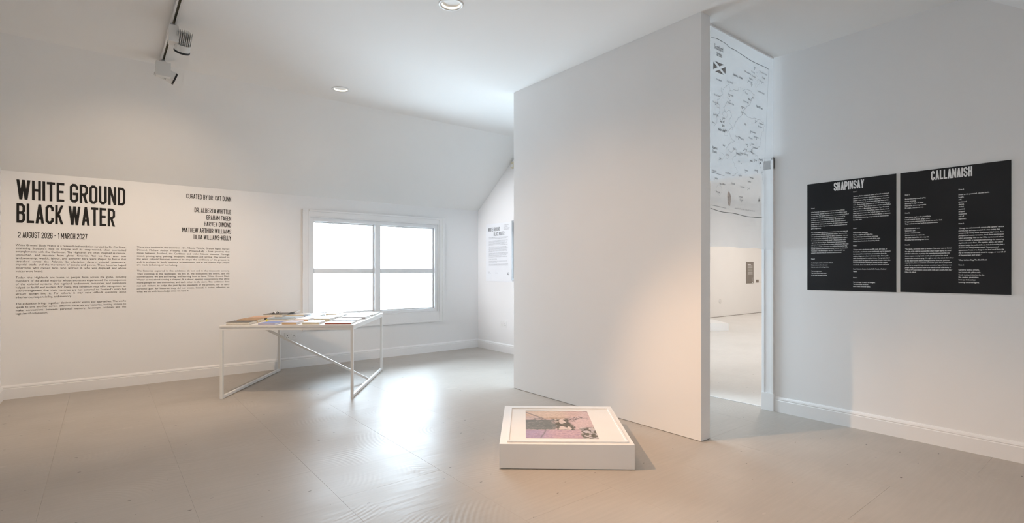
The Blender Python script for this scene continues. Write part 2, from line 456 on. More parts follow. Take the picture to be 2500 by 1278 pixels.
# inner bead round the opening
BD = 0.014
for q in ((WU0, WU0 + BD, WZ0, WZ1), (WU1 - BD, WU1, WZ0, WZ1), (WU0 + BD, WU1 - BD, WZ1 - BD, WZ1), (WU0 + BD, WU1 - BD, WZ0, WZ0 + BD)):
    MB().box(q[0], q[1], VA - 0.012, VA + 0.11, q[2], q[3]).build('bead', M['trim'], win, bevel=0.0015)
FY0, FY1 = VA + 0.012, VA + 0.09
fx0, fx1, fz0, fz1 = WU0 + BD, WU1 - BD, WZ0 + BD, WZ1 - BD
FW = 0.046
MU0, MU1 = 2.905, 2.985
for nm, q in (('frame_jamb', (fx0, fx0 + FW, fz0, fz1)), ('frame_jamb', (fx1 - FW, fx1, fz0, fz1)), ('frame_head', (fx0 + FW, fx1 - FW, fz1 - FW, fz1)),
              ('frame_sill', (fx0 + FW, fx1 - FW, fz0, fz0 + FW * 0.8)), ('mullion', (MU0, MU1, fz0 + FW * 0.8, fz1 - FW))):
    MB().box(q[0], q[1], FY0, FY1, q[2], q[3]).build(nm, M['frame_white'], win, bevel=0.002)
for sx0, sx1 in ((fx0 + FW, MU0), (MU1, fx1 - FW)):
    z0, z1 = fz0 + FW * 0.8, fz1 - FW
    SW = 0.018
    sash = MB(); y0, y1 = VA + 0.052, VA + 0.082
    sash.box(sx0, sx0 + SW, y0, y1, z0, z1); sash.box(sx1 - SW, sx1, y0, y1, z0, z1)
    sash.box(sx0 + SW, sx1 - SW, y0, y1, z1 - SW, z1); sash.box(sx0 + SW, sx1 - SW, y0, y1, z0, z0 + SW)
    so = sash.build('sash', M['frame_white'], win, bevel=0.0012)
    MB().box(sx0 + SW, sx1 - SW, y0 - 0.006, y1 - 0.004, 1.162, 1.226).build('glazing_bar', M['frame_white'], so, bevel=0.002)
    for pz0, pz1 in ((z0 + SW, 1.162), (1.226, z1 - SW)):
        MB().box(sx0 + SW, sx1 - SW, VA + 0.066, VA + 0.070, pz0, pz1).build('pane', M['glass'], so)
    for cz in (z1 - SW - 0.012, 1.155):
        MB().box(sx1 - SW - 0.045, sx1 - SW - 0.012, y0 - 0.016, y0, cz - 0.006, cz + 0.006).build('catch', M['frame_white'], so, bevel=0.001)

# ------------------------------------------------------------------ doorway
door = bpy.data.objects.new('door_1', None); link(door)
struct(door, 'open doorway with white architrave and plinth block', 'doorway')
mb = MB()
mb.box(U1 - 0.016, U1, 2.072, DOOR0 - 0.004, 0.150, DOORH + 0.10); mb.box(U1 - 0.026, U1 - 0.016, 2.072, 2.092, 0.150, DOORH + 0.10); mb.box(U1 - 0.021, U1 - 0.016, 2.148, DOOR0 - 0.004, 0.15, DOORH)
mb.build('architrave', M['trim'], door, bevel=0.002)
mb = MB(); mb.box(U1 - 0.016, U1, 2.072, DOOR1 + 0.1, DOORH + 0.004, DOORH + 0.10); mb.box(U1 - 0.026, U1 - 0.016, 2.072, DOOR1 + 0.1, DOORH + 0.08, DOORH + 0.10)
mb.build('architrave', M['trim'], door, bevel=0.002)
MB().box(U1 - 0.030, U1, 2.066, DOOR0 + 0.004, 0, 0.150).build('plinth_block', M['trim'], door, bevel=0.002)
MB().box(U1 - 0.004, U1 + 0.125, DOOR0 - 0.004, DOOR0 + 0.014, 0, DOORH).build('jamb', M['trim'], door)
MB().box(U1 - 0.004, U1 + 0.125, DOOR0, DOOR1, DOORH - 0.014, DOORH + 0.004).build('door_head', M['trim'], door)
MB().box(U1 + 0.04, U1 + 0.062, DOOR0 + 0.014, DOOR1, 0.0, 0.004).build('threshold_strip', M['alu'], door)

# ------------------------------------------------------------------ the room beyond
b = MB(); NV = 7.12
b.box(U1F + 0.12, 17.5, NV, NV + 0.15, 0, 3.2)
struct(b.build('wall_next', M['far_wall']), 'white wall of the bright room beyond the doorway', 'wall')
struct(MB().box(17.4, 17.55, -0.55, NV, 0, 3.2).build('wall_next_end', M['far_wall']), 'end wall of the room beyond the doorway', 'wall')
struct(MB().box(U1F + 0.12, 17.5, -0.55, V0, 0, 3.2).build('wall_next_near', M['far_wall']), 'near wall of the room beyond the doorway', 'wall')
struct(MB().box(U1F, 17.55, -0.55, NV + 0.15, 3.05, 3.2).build('ceiling_next', M['ceiling']), 'ceiling of the room beyond the doorway', 'ceiling')
struct(MB().box(U1F + 0.12, 17.5, NV - 0.006, NV, 0.0, 0.012).build('trim_1', M['joint']), 'dark joint at the foot of the far wall', 'trim')

# ------------------------------------------------------------------ downlights
def downlight(x, y, z, label, power, r=HR, col=WARM, group='recessed ceiling downlights', spread=150):
    t = thing('downlight', label, 'downlight', (x, y, z), 0, group)
    MB().lathe([(r - 0.002, 0.0), (r - 0.002, -0.004), (r + 0.014, -0.005), (r + 0.019, -0.001), (r + 0.019, 0.0)], 40, closed=True).build('trim_ring', M['lampwhite'], t, smooth=True)
    mb = MB().lathe([(r - 0.003, 0.0), (r - 0.010, 0.03), (r - 0.030, 0.09), (0.022, 0.10)], 40)
    mb.f = [f for f in mb.f if len(f) == 4]
    mb.build('reflector', M['reflector'], t, smooth=True)
    MB().lathe([(0.020, 0.10), (0.030, 0.07), (0.026, 0.045), (0.0, 0.035)], 24).build('lamp', M['bulb'], t, smooth=True)
    MB().lathe([(r + 0.004, 0.013), (r + 0.004, 0.11), (0.0, 0.112)], 24).build('can', M['lampwhite'], t)
    li = bpy.data.lights.new('downlight_beam', 'SPOT'); li.energy = power; li.color = col
    li.spot_size = math.radians(spread); li.spot_blend = 0.9; li.shadow_soft_size = 0.045
    o = bpy.data.objects.new('downlight_beam', li); o.location = (0, 0, -0.012); link(o, t)
    return t
downlight(*DOWN[0], CEIL, 'round recessed downlight close to the sloping ceiling', DOWN_W)
downlight(*DOWN[1], CEIL, 'larger recessed downlight cut by the top of the picture', DOWN_W * 2.2)
downlight(*DOWN[2], CEIL, 'recessed downlight on the viewpoint side, out of the picture', DOWN_W * 2.2, col=(1.0, 0.80, 0.62))
for k, (x, y) in enumerate(((7.0, 3.2), (9.8, 3.6), (12.6, 5.2), (15.0, 4.6))):  # unseen lamps added to brighten the next room
    t = thing('fill_lamp', ('nearest', 'second', 'third', 'farthest')[k] + ' added unseen ceiling lamp from the doorway in the next room', 'ceiling lamp', (x, y, 3.05), 0, 'added lamps brightening the room beyond the doorway')
    MB().lathe([(0.16, 0.0), (0.16, -0.03), (0.15, -0.036), (0.0, -0.036)], 32).build('housing', M['lampwhite'], t, smooth=True)
    MB().lathe([(0.145, -0.036), (0.14, -0.050), (0.0, -0.055)], 32).build('diffuser', M['bulb'], t, smooth=True)
    li = bpy.data.lights.new('lamp_light', 'AREA'); li.shape = 'DISK'; li.size = 0.28; li.energy = NEXT_W / 4; li.color = (1.0, 0.92, 0.86)
    o = bpy.data.objects.new('lamp_light', li); o.location = (0, 0, -0.06); link(o, t)

# ------------------------------------------------------------------ lighting track and spotlights
tr = thing('lighting_track', 'white ceiling lighting track running towards the window wall', 'track', (0.395, 0, CEIL))
TY0, TY1 = 1.4, 5.36
mb = MB(); mb.box(-0.019, -0.012, TY0, TY1, -0.034, 0); mb.box(0.012, 0.019, TY0, TY1, -0.034, 0); mb.box(-0.012, 0.012, TY0, TY1, -0.006, 0)
mb.box(-0.012, -0.0075, TY0, TY1, -0.034, -0.030); mb.box(0.0075, 0.012, TY0, TY1, -0.034, -0.030)
mb.build('rail', M['alu'], tr)
MB().box(-0.0118, 0.0118, TY0, TY1, -0.0075, -0.0062).build('slot_lining', M['track_slot'], tr)
for sx in (-1, 1): MB().box(sx*0.0105 - 0.0012, sx*0.0105 + 0.0012, TY0, TY1, -0.024, -0.014).build('conductor', M['copper'], tr)
MB().box(-0.0195, 0.0195, TY1, TY1 + 0.012, -0.0345, 0).build('end_cap', M['lampwhite'], tr, bevel=0.002)

def spotlight(y, size, head_at, direction, label, power, spot_deg, lamp_on=True, rz=0.0, colour=WARM):
    """driver box under the track, arm, finned cylindrical head aimed along direction (all relative to the box top)"""
    w, l, h = size
    t = thing('track_spotlight', label, 'spotlight', (0.395, y, CEIL - 0.034), 0, 'spotlights on the ceiling track')
    box = MB().box(-w/2, w/2, -l/2, l/2, -h - 0.018, -0.018).build('driver_box', M['lampwhite'], t, bevel=0.003)
    box.rotation_euler = (0, 0, rz)
    MB().lathe([(0.014, -0.022), (0.017, -0.012), (0.017, -0.002), (0.010, 0.006)], 20).build('track_adapter', M['alu'], t, smooth=True)
    H, D = Vector(head_at), Vector(direction).normalized()
    MB().bar((0, 0, -h * 0.55 - 0.018), H - D * 0.02, 0.016, 0.012).build('arm', M['lampwhite'], t)
    R, L = 0.050, 0.088
    body = MB().lathe([(0.0, -0.02), (R * 0.62, -0.02), (R * 0.62, 0.0), (R, 0.0), (R, 0.048), (R * 0.98, 0.050)], 36, D, H).build('head', M['lampwhite'], t)
    # heat sink: parallel plates behind the collar
    X = D.orthogonal().normalized()
    side = Vector((1, 0, 0)) - D * D.x
    if side.length > 0.3: X = side.normalized()
    Y = D.cross(X)
    for k in range(9):
        off = (k - 4) / 4.3 * R
        half = math.sqrt(max(R * R - off * off, 0.0001))
        c0 = H + X * off
        mb = MB(); mb.bar(c0 + D * 0.0, c0 - D * L, 0.0028, 2 * half, up=Y)
        mb.build('fin', M['lampwhite'], t)
    MB().lathe([(0.018, -L + 0.01), (0.018, -0.01)], 16, D, H).build('fin_core', M['alu'], t)
    MB().lathe([(R + 0.0015, 0.048), (R + 0.0015, 0.062), (R - 0.008, 0.062), (R - 0.010, 0.052)], 36, D, H, closed=True).build('bezel', M['black'], t, smooth=True)
    MB().lathe([(R - 0.010, 0.053), (0.0, 0.056)], 30, D, H).build('lens', M['bulb'] if lamp_on else M['lampwhite'], t)
    if power > 0:
        li = bpy.data.lights.new('spotlight_beam', 'SPOT'); li.energy = power; li.color = colour
        li.spot_size = math.radians(spot_deg); li.spot_blend = 0.85; li.shadow_soft_size = 0.03
        o = bpy.data.objects.new('spotlight_beam', li); o.location = H + D * 0.066
        o.rotation_euler = D.to_track_quat('-Z', 'Y').to_euler(); link(o, t)
    return t
spotlight(4.445, (0.060, 0.090, 0.118), (0.060, 0.005, -0.122), (-0.07, 0.60, -0.74), 'finned spotlight hanging upright, nearer one on the ceiling track', WASH_W, 104, colour=WASH_C)
spotlight(5.26, (0.106, 0.060, 0.120), (0.035, 0.055, -0.10), (0.94, 0.07, -0.345), 'spotlight turned sideways at the end of the ceiling track', 420, 38, colour=(0.96, 0.96, 1.0))
hx, hy = 0.395 + 0.09, 3.24
aim = Vector((2.84, 1.52, 0.0)) - Vector((hx, hy, CEIL - 0.16))
spotlight(3.24, (0.060, 0.090, 0.118), (0.09, 0.0, -0.13), aim, 'spotlight on the track, out of the picture, lighting the low plinth', BOX_W, 48)

# ------------------------------------------------------------------ lettering: a condensed display alphabet built from strokes
C1 = True
GLY = {  # (points, indices of cut corners, closed) in a unit box; 'D' = slanting stroke with level ends; 'V'/'H' = straight strokes
 'A': (1.0, [('D',0,0,.5,1),('D',1,0,.5,1),('H',.24,.18,.82)]),
 'B': (1.0, [('P',[(0,0),(1,0),(1,.52),(0,.52)],{1,2},1),('P',[(0,.52),(1,.52),(1,1),(0,1)],{1,2},1)]),
 'C': (1.0, [('P',[(1,.70),(1,1),(0,1),(0,0),(1,0),(1,.30)],{1,2,3,4},0)]),
 'D': (1.0, [('P',[(0,0),(1,0),(1,1),(0,1)],{1,2},1)]),
 'E': (.86, [('V',0),('H',0,0,1),('H',1,0,1),('H',.52,0,.85)]),
 'F': (.86, [('V',0),('H',1,0,1),('H',.50,0,.85)]),
 'G': (1.0, [('P',[(1,.72),(1,1),(0,1),(0,0),(1,0),(1,.46),(.52,.46)],{1,2,3,4},0)]),
 'H': (1.0, [('V',0),('V',1),('H',.52,0,1)]),
 'I': (.0, [('V',0)]),
 'K': (1.0, [('V',0),('D',.08,.36,1,1),('D',.40,.50,1,0)]),
 'L': (.80, [('V',0),('H',0,0,1)]),
 'M': (1.45, [('V',0),('V',1),('D',0,1,.5,.25),('D',1,1,.5,.25)]),
 'N': (1.05, [('V',0),('V',1),('D',0,1,1,0)]),
 'O': (1.0, [('P',[(0,0),(1,0),(1,1),(0,1)],{0,1,2,3},1)]),
 'P': (1.0, [('V',0),('P',[(0,.42),(1,.42),(1,1),(0,1)],{1,2},1)]),
 'R': (1.0, [('V',0),('P',[(0,.46),(1,.46),(1,1),(0,1)],{1,2},1),('D',.48,.46,1,0)]),
 'S': (1.0, [('P',[(1,.72),(1,1),(0,1),(0,.56),(1,.44),(1,0),(0,0),(0,.28)],{1,2,3,4,5,6},0)]),
 'T': (.92, [('H',1,0,1),('V',.5)]),
 'U': (1.0, [('P',[(0,1),(0,0),(1,0),(1,1)],{1,2},0)]),
 'V': (1.0, [('D',0,1,.5,0),('D',1,1,.5,0)]),
 'W': (1.75, [('D',0,1,.26,0),('D',.26,0,.5,1),('D',.5,1,.74,0),('D',.74,0,1,1)]),
 'Y': (1.0, [('D',0,1,.5,.40),('D',1,1,.5,.40),('W',.5,0,.45)]),
 '0': (1.0, [('P',[(0,0),(1,0),(1,1),(0,1)],{0,1,2,3},1)]),
 '1': (.45, [('V',1),('D',.05,.78,.9,1)]),
 '2': (1.0, [('P',[(0,.70),(0,1),(1,1),(1,.60),(0,.14),(0,0),(1,0)],{1,2},0)]),
 '6': (1.0, [('P',[(0,0),(1,0),(1,.54),(0,.54)],{0,1,2},1),('P',[(1,.74),(1,1),(0,1),(0,.05)],{1,2},0)]),
 '7': (.95, [('H',1,0,1),('D',.25,0,1,.95)]),
 '-': (.6, [('H',.5,0,1)]),
 '.': (.0, [('W',0,0,.02)]),
}
def glyph_geo(ch, w, s):
    """w = full letter width, s = stroke; unit cap height. returns verts, faces, advance"""
    wf, parts = GLY[ch]
    W = s + (w - s) * wf
    X = lambda a: s/2 + a * (W - s)
    Yc = lambda b: s/2 + b * (1 - s)
    vs, fs = [], []
    def quad(*q):
        n = len(vs); vs.extend(q); fs.append((n, n+1, n+2, n+3))
    for p in parts:
        k = p[0]
        if k == 'V': x = X(p[1]); quad((x-s/2,0),(x+s/2,0),(x+s/2,1),(x-s/2,1))
        elif k == 'W': x = X(p[1]); quad((x-s/2,p[2]),(x+s/2,p[2]),(x+s/2,max(p[3],s)),(x-s/2,max(p[3],s)))
        elif k == 'H': y = Yc(p[1]); t = s * .92; quad((X(p[2])-s/2,y-t/2),(X(p[3])+s/2,y-t/2),(X(p[3])+s/2,y+t/2),(X(p[2])-s/2,y+t/2))
        elif k == 'D':
            _, ax, ay, bx, by = p
            if ay > by: ax, ay, bx, by = bx, by, ax, ay
            hw = s * .52
            quad((X(ax)-hw,ay),(X(ax)+hw,ay),(X(bx)+hw,by),(X(bx)-hw,by))
        else:
            _, pts, cut, closed = p
            q = [Vector((X(a), Yc(b_))) for a, b_ in pts]
            n = len(q); r = []; ck = (W - s) * .30 + .01
            for i, v in enumerate(q):
                if i in cut:
                    a, c = q[(i-1) % n], q[(i+1) % n]
                    r.append(v + (a - v).normalized() * min(ck, (a-v).length * .48)); r.append(v + (c - v).normalized() * min(ck, (c-v).length * .48))
                else: r.append(v)
            if not closed:
                for e, f_ in ((0, 1), (-1, -2)):
                    d = (r[e] - r[f_]).normalized()
                    if abs(d.y) > .9 and (pts[e][1] in (0, 1)): r[e] = r[e] + d * s/2
                    elif abs(d.x) > .9: r[e] = r[e] + d * s/2
            m_ = len(r); L_, R_ = [], []
            for i in range(m_):
                if closed or 0 < i < m_ - 1:
                    d0 = (r[i] - r[i-1]).normalized(); d1 = (r[(i+1) % m_] - r[i]).normalized()
                    n0 = Vector((-d0.y, d0.x)); n1 = Vector((-d1.y, d1.x)); nn = (n0 + n1)
                    nn = nn.normalized() / max(.35, nn.normalized().dot(n0)) if nn.length > 1e-4 else n0
                else:
                    d = (r[1] - r[0]) if i == 0 else (r[-1] - r[-2]); d.normalize(); nn = Vector((-d.y, d.x))
                L_.append(r[i] + nn * s/2); R_.append(r[i] - nn * s/2)
            for i in range(m_ if closed else m_ - 1):
                j = (i + 1) % m_
                quad(tuple(R_[i]), tuple(R_[j]), tuple(L_[j]), tuple(L_[i]))
    # merge the overlapping strokes into one flat outline without doubled faces
    q = delaunay_2d_cdt([Vector(p) for p in vs], [], [list(f) for f in fs], 1, 1e-5)
    return [tuple(p) for p in q[0]], [tuple(f) for f, src in zip(q[2], q[5]) if src], W
def display_line(text, cap, width, w=.44, s=.15, gap=.085, space=.25):
    """list of (verts, faces) per letter, scaled so the line is `width` long with cap height `cap`"""
    out, x = [], 0.0
    for ch in text:
        if ch == ' ': x += space; continue
        v, f, W = glyph_geo(ch, w, s)
        out.append((ch, [(a + x, b_) for a, b_ in v], f)); x += W + gap
    tot = x - gap
    k = width / tot
    return [(ch, [(a * k, b_ * cap) for a, b_ in v], f) for ch, v, f in out]

# body text: glyph outlines of the built-in font, laid out here
_gc = {}
def body_glyphs(chars):
    jobs = []
    for bold in (0, 1):
        for ch in sorted(set(chars)):
            if ch == ' ' : continue
            for kind, body in (('g', ch), ('a', 'H' + ch + 'H')):
                if kind == 'a' and bold: continue
                cu = bpy.data.curves.new('tmp_font', 'FONT'); cu.body = body; cu.size = 1.0; cu.resolution_u = 2; cu.fill_mode = 'FRONT'
                if bold: cu.offset = 0.020
                o = bpy.data.objects.new('tmp_font', cu); COL.objects.link(o); jobs.append((bold, kind, ch, o))
    cu = bpy.data.curves.new('tmp_font', 'FONT'); cu.body = 'HH'; o = bpy.data.objects.new('tmp_font', cu); COL.objects.link(o); jobs.append((0, 'hh', '', o))
    bpy.context.view_layer.update()
    dg = bpy.context.evaluated_depsgraph_get()
    ext = {}
    for bold, kind, ch, o in jobs:
        me = bpy.data.meshes.new_from_object(o.evaluated_get(dg))
        v = [tuple(q.co[:2]) for q in me.vertices]; f = [tuple(p.vertices) for p in me.polygons]
        bpy.data.meshes.remove(me)
        if kind == 'g': _gc[(bold, ch)] = [v, f]
        else: ext[(kind, ch)] = max(q[0] for q in v)
    for bold, kind, ch, o in jobs:
        cu = o.data; bpy.data.objects.remove(o); bpy.data.curves.remove(cu)
    for ch in set(chars):
        if ch != ' ': _gc[('adv', ch)] = ext[('a', ch)] - ext[('hh', '')]
    _gc[('adv', ' ')] = 0.27
def body_width(text, track=0.0): return sum(_gc[('adv', c)] + track for c in text)
def body_line(text, size, xs=1.0, width=None, bold=0, track=0.0, italic=0.0):
    """verts, faces of one line, base line at y=0; width => words spread to that length"""
    nat = body_width(text, track) * size * xs
    extra = 0.0
    if width is not None and text.count(' '): extra = (width - nat) / text.count(' ')
    V, Fc, x = [], [], 0.0
    for ch in text:
        if ch != ' ':
            v, f = _gc[(bold, ch)]; n = len(V)
            V += [(x + (a + b_ * italic) * size * xs, b_ * size) for a, b_ in v]; Fc += [tuple(i + n for i in q) for q in f]
        x += (_gc[('adv', ch)] + track) * size * xs + (extra if ch == ' ' else 0.0)
    return V, Fc

LEFT_P = ["White Ground Black Water is a research-led exhibition curated by Dr Cat Dunn,", "examining Scotland's role in Empire and its deep-rooted, often overlooked",
 "entanglements with the Caribbean. The Highlands are often imagined as remote,", "untouched, and separate from global histories. Yet we have seen how",
 "landownership, wealth, labour, and authority here were shaped by forces that", "stretched across the Atlantic, by plantation slavery, colonial governance,",
 "imperial trade, and the movement of people and power. These histories helped", "determine who owned land, who worked it, who was displaced, and whose", "voices were heard.", "",
 "Today, the Highlands are home to people from across the globe, including", "members of the global majority whose ancestors experienced the consequences",
 "of the colonial systems that highland landowners, industries, and institutions", "helped to build and sustain. For many, this exhibition may offer recognition: an",
 "acknowledgement that their histories are not external to Scotland's story but", "already woven into it. For others, it may raise difficult questions about", "inheritance, responsibility, and memory.", "",
 "The exhibition brings together distinct artistic voices and approaches. The works", "speak to one another across different materials and histories, inviting visitors to",
 "make connections between personal memory, landscape, archives and the", "legacies of colonialism."]
RIGHT_P = ["The artists involved in the exhibition - Dr. Alberta Whittle, Graham Fagen, Harvey", "Dimond, Mathew Arthur Williams, Tilda Williams-Kelly - have practices that",
 "move between Scotland, the Caribbean and wider Atlantic histories. Through", "sound, photography, painting, sculpture, installation and writing, they attend to",
 "the ways colonial histories continue to shape the conditions of the present: in", "and, in archives, in family memory, in institutions, and in the uneven ways people", "are made to belong, or not belong.", "",
 "The histories explored in this exhibition do not end in the nineteenth century.", "They continue in the landscapes we live in, the institutions we inherit, and the",
 "conversations we are still having, and learning how to have. White Ground Black", "Water is not about closing a chapter. It is about opening conversations that allow",
 "more people to see themselves, and each other, in the story. This exhibition does", "not ask visitors to judge the past by the standards of the present, nor to carry",
 "personal guilt for histories they did not create. Instead, it invites reflection on", "what we do with knowledge once we have it."]
# (top fraction of first line, of last line, lines, style)
SHAP_L = [(.232, .232, ["Note 1"]),
 (.268, .421, ["In the University of College London's extensive Legacies of British", "Slave-ownership database, individuals with the surname Balfour appear", "fourteen times. The majority of these names were recorded as a result of",
  "the placement of scores of enslaved people being 'compensated' by", "the British state upon the abolition of slavery. This 'compensation", "scheme' gave great traces of money to people who owned enslaved",
  "people in British colonies in the Americas - in today's money, it is equal", "to hundreds of millions of pounds. Formerly enslaved people were not", "given a single penny."]),
 (.460, .651, ["The surname Balfour also features on several important court cases and", "political legislations in Britain and its former colonies. There are in fact", "two separate legal documents titled 'The Balfour Declaration' - the most",
  "notorious being the declaration of 1917. It established Britain's support", "for a 'national home for the Jewish people' in Palestine, at that time a", "region in the Ottoman Empire. This declaration represented the first",
  "expression of support for Zionism by a major political power. Nine years", "later, the second Balfour Declaration was published following the 1926", "Imperial Conference, which established 'parity' between the then-called",
  "'Dominions' of the British Empire - the term 'Commonwealth' was", "adopted to describe Britain, its 'Dominions' and its colonies."]),
 (.707, .707, ["Note 2"]), (.745, .784, ["An island spits out into a reluctant wide sea.", "Distant cries now from the swell", "Like the tracks of breaching whales."]),
 (.822, .860, ["The knowing moons.", "The curled church bells out on", "All the tides they kept from me."])]
SHAP_R = [(.116, .116, ["Note 3"]),
 (.156, .365, ["The name Balfour appears in dozens of Scottish locations, in", "names of houses, streets, roads, places, avenues, crescents,", "squares - even a village on the isle of Shapinsay. In fact, most",
  "large settlements in Scotland have a place that features this", "name. There are also settlements all over the world that bear", "the name Balfour. There are two towns with the name Balfour",
  "in South Africa, in Mpumalanga and Eastern Cape Provinces.", "There are three in the United States, two in Canada, one in", "New Zealand and one in the Turks & Caicos. There is a river",
  "in New Zealand that flows with the name Balfour. A mountain", "in Canada and a towering snowy outcrop in Antarctica also", "bear this name."]),
 (.440, .440, ["Note 4"]), (.480, .556, ["White horses, whitecaps.", "Perhaps a sighting of Cubbie Roo.", "The mythical giant from Norse mythology", "That is rumoured to reveal itself off the coast", "Around these hundreds of scattering islands."]),
 (.594, .594, ["Note 5"]), (.631, .765, ["\"Corpse roads, also known as coffin roads, lych ways, or", "burial paths, are historic routes traditionally used to transport", "the deceased from their homes, or sometimes from the",
  "outlying villages, to a church with burial rights. These paths", "were commonly used in medieval times... Topography played", "a crucial role in the layout of these roads. Corpse roads often", "traversed challenging landscapes, winding through rugged", "moorlands, dense woodlands, and across streams and more."]),
 (.803, .823, ["Rural Historia, Corpse Roads, Coffin Roads, a Medieval", "Legacy"]), (.880, .880, ["Note 6"]), (.920, .957, ["I am a stranger in search of strangers.", "The island leads me down", "Burial roads and burial tables."])]
CALL_L = [(.187, .187, ["Note 1:"]), (.222, .297, ["Machair blooming in early spring,", "Daisies sprouting", "Blooming like algae on water.", "Near water, simmering turquoise", "Far ocean, a murderous navy."]),
 (.338, .338, ["Note 2:"]), (.375, .430, ["These stones dug from the ground here,", "Leaned towards the sun, upright, silent.", "Dragged across a strange beach, forced into another land.", "They won't tell me that I am from somewhere else."]),
 (.468, .563, ["I see those islands now,", "Scattered as spit", "Across a western ocean,", "Skimmed stones on a tame sea.", "The ocean shapeshifts with every tide", "Revealing then concealing new forms."]),
 (.604, .604, ["Note 3:"]), (.640, .813, ["\"The ripples, not waves, made by the turn of the water near my feet at", "the edge of the night bay sounded like a dog's tongue lapping in a bowl", "half-filled with water, or perhaps the waves lapping sounded like two",
  "human tongues meeting inside mouths joined together less out of", "comfort than boredom, saying, We might as well, what else is there for us", "on this island but the tedium of being ourselves alone, our jawbones",
  "snapping into place as we stretch our mouths open, not to accept each", "other, but to accept the hope that can sometimes happen between two", "people sitting on a bed in a house on an island, let's call it Barbados, in", "1970 or 1971, years before I stood at the wide-open mouth of the bay.\""]),
 (.832, .832, ["Hilton Als, Islands"])]
CALL_R = [(.184, .184, ["Note 4:"]), (.224, .413, ["I tread on this punctured, reluctant land...", "bought,", "sold,", "partitioned,", "cleared,", "divided,", "emptied,", "stripped,", "vanquished,", "sold off", "separated..."]),
 (.451, .451, ["Note 5:"]), (.488, .698, ["\"Through the mid-nineteenth century, ship captains' nautical", "journals, logs, and maps revealed the deep anxiety that", "unexpectedly running into a shoal caused ships' crews. As a",
  "geological and oceanic formation, shoals force one to pause", "before proceeding. Prior to the 1950s, mariners and sailors", "lacked a scientific or systematic methodology for measuring", "depth to the ocean floor... For captains, sailors, and others",
  "on board a ship, the perils of the sea included crashing into a", "shoal and the sinking of their vessel. The unexpected", "appearance of rocks or a change in sea level could force the", "ship to reroute, turn around, cancel its voyage, or even kill all", "of the passengers (and cargo).\""]),
 (.736, .736, ["Tiffany Lethabo King, The Black Shoals"]), (.775, .775, ["Note 6:"]), (.813, .911, ["Carved by cautious streams,", "And dotted with yellow rattle.", "Unruly teeth, pointing into the sky,", "Pins, markers, placeholders", "From eye level perhaps", "Looming, concerned figures."])]
MAP_WORDS = [('Scotland', 3.544, 2.845), ('areas', 3.577, 2.799), ('Atlantic Ocean', 3.8, 2.704), ('Orkney Islands', 3.98, 2.773), ('Papa', 4.131, 2.842), ('Westray', 4.091, 2.799), ('Rousay', 4.111, 2.767), ('Mainland', 4.058, 2.735), ('Stromness', 4.038, 2.711), ('North Ronaldsay', 4.24, 2.831), ('Sanday', 4.275, 2.792), ('Stronsay', 4.24, 2.754), ('Hoy', 4.084, 2.695), ('South Ronaldsay', 4.199, 2.664), ('The Minch', 3.572, 2.618), ('Cape Wrath', 3.716, 2.635), ('Thurso', 3.987, 2.602), ('Wick', 4.104, 2.591), ('Stornoway', 3.734, 2.539), ('Isle of Lewis', 3.544, 2.499), ('Western Isles', 3.722, 2.474), ('Ullapool', 4.032, 2.566), ('Durness', 3.948, 2.533), ('Lairg', 4.012, 2.533), ('Inverness', 3.917, 2.481), ('North Uist', 3.527, 2.441), ('South Uist', 3.532, 2.351), ('North Sea', 4.178, 2.532), ('Skye', 3.657, 2.344), ('Nairn', 3.917, 2.439), ('Elgin', 3.974, 2.353), ('Sea of', 3.623, 2.313), ('the', 3.652, 2.284), ('Hebrides', 3.6, 2.248), ('Aberdeen', 4.205, 2.377), ('Banff', 4.158, 2.412), ('Peterhead', 4.226, 2.404), ('Aberdeenshire', 4.071, 2.314), ('Stonehaven', 4.138, 2.282), ('Montrose', 4.045, 2.257), ('Barra', 3.516, 2.288), ('Rum', 3.686, 2.256), ('Fort William', 3.836, 2.234), ('Pitlochry', 3.904, 2.228), ('Dundee', 4.091, 2.215), ('Perth', 3.993, 2.194), ('St Andrews', 4.118, 2.193), ('Mull', 3.663, 2.138), ('Oban', 3.8, 2.133), ('Stirling', 3.967, 2.154), ('Fife', 4.091, 2.165), ('Atlantic', 3.516, 2.101), ('Ocean', 3.521, 2.072), ('Glasgow', 3.848, 2.105), ('Edinburgh', 3.967, 2.115), ('Falkirk', 3.904, 2.113), ('Dunbar', 4.084, 2.145), ('North', 4.226, 2.104), ('Sea', 4.233, 2.078), ('Islay', 3.617, 2.036), ('Arran', 3.698, 2.072), ('Ayr', 3.879, 2.046), ('Peebles', 4.065, 2.076), ('Melrose', 4.138, 2.092), ('Galloway', 3.516, 1.932), ('Dumfries', 3.698, 1.935), ('Hawick', 3.974, 1.987), ('Jedburgh', 4.151, 2.011), ('Belfast', 3.555, 1.879), ('Carlisle', 3.879, 1.937), ('Newcastle', 4.058, 1.941), ('Durham', 4.025, 1.904), ('Isle of Man', 3.623, 1.846), ('Kendal', 3.775, 1.862), ('Lancaster', 3.911, 1.851), ('York', 4.025, 1.849), ('Donegal', 3.572, 1.78), ('Liverpool', 3.879, 1.771), ('Chester', 3.898, 1.747)]
_all = ''.join(LEFT_P + RIGHT_P + [t for B in (SHAP_L, SHAP_R, CALL_L, CALL_R) for q in B for t in q[2]] + [w for w, _, _ in MAP_WORDS])
body_glyphs(_all)

def flat(name, V, Fc, frame, m, parent):
    """2-D outline -> mesh; frame(x, y) gives the 3-D point"""
    return mesh_obj(name, [frame(a, b_) for a, b_ in V], Fc, m, parent)

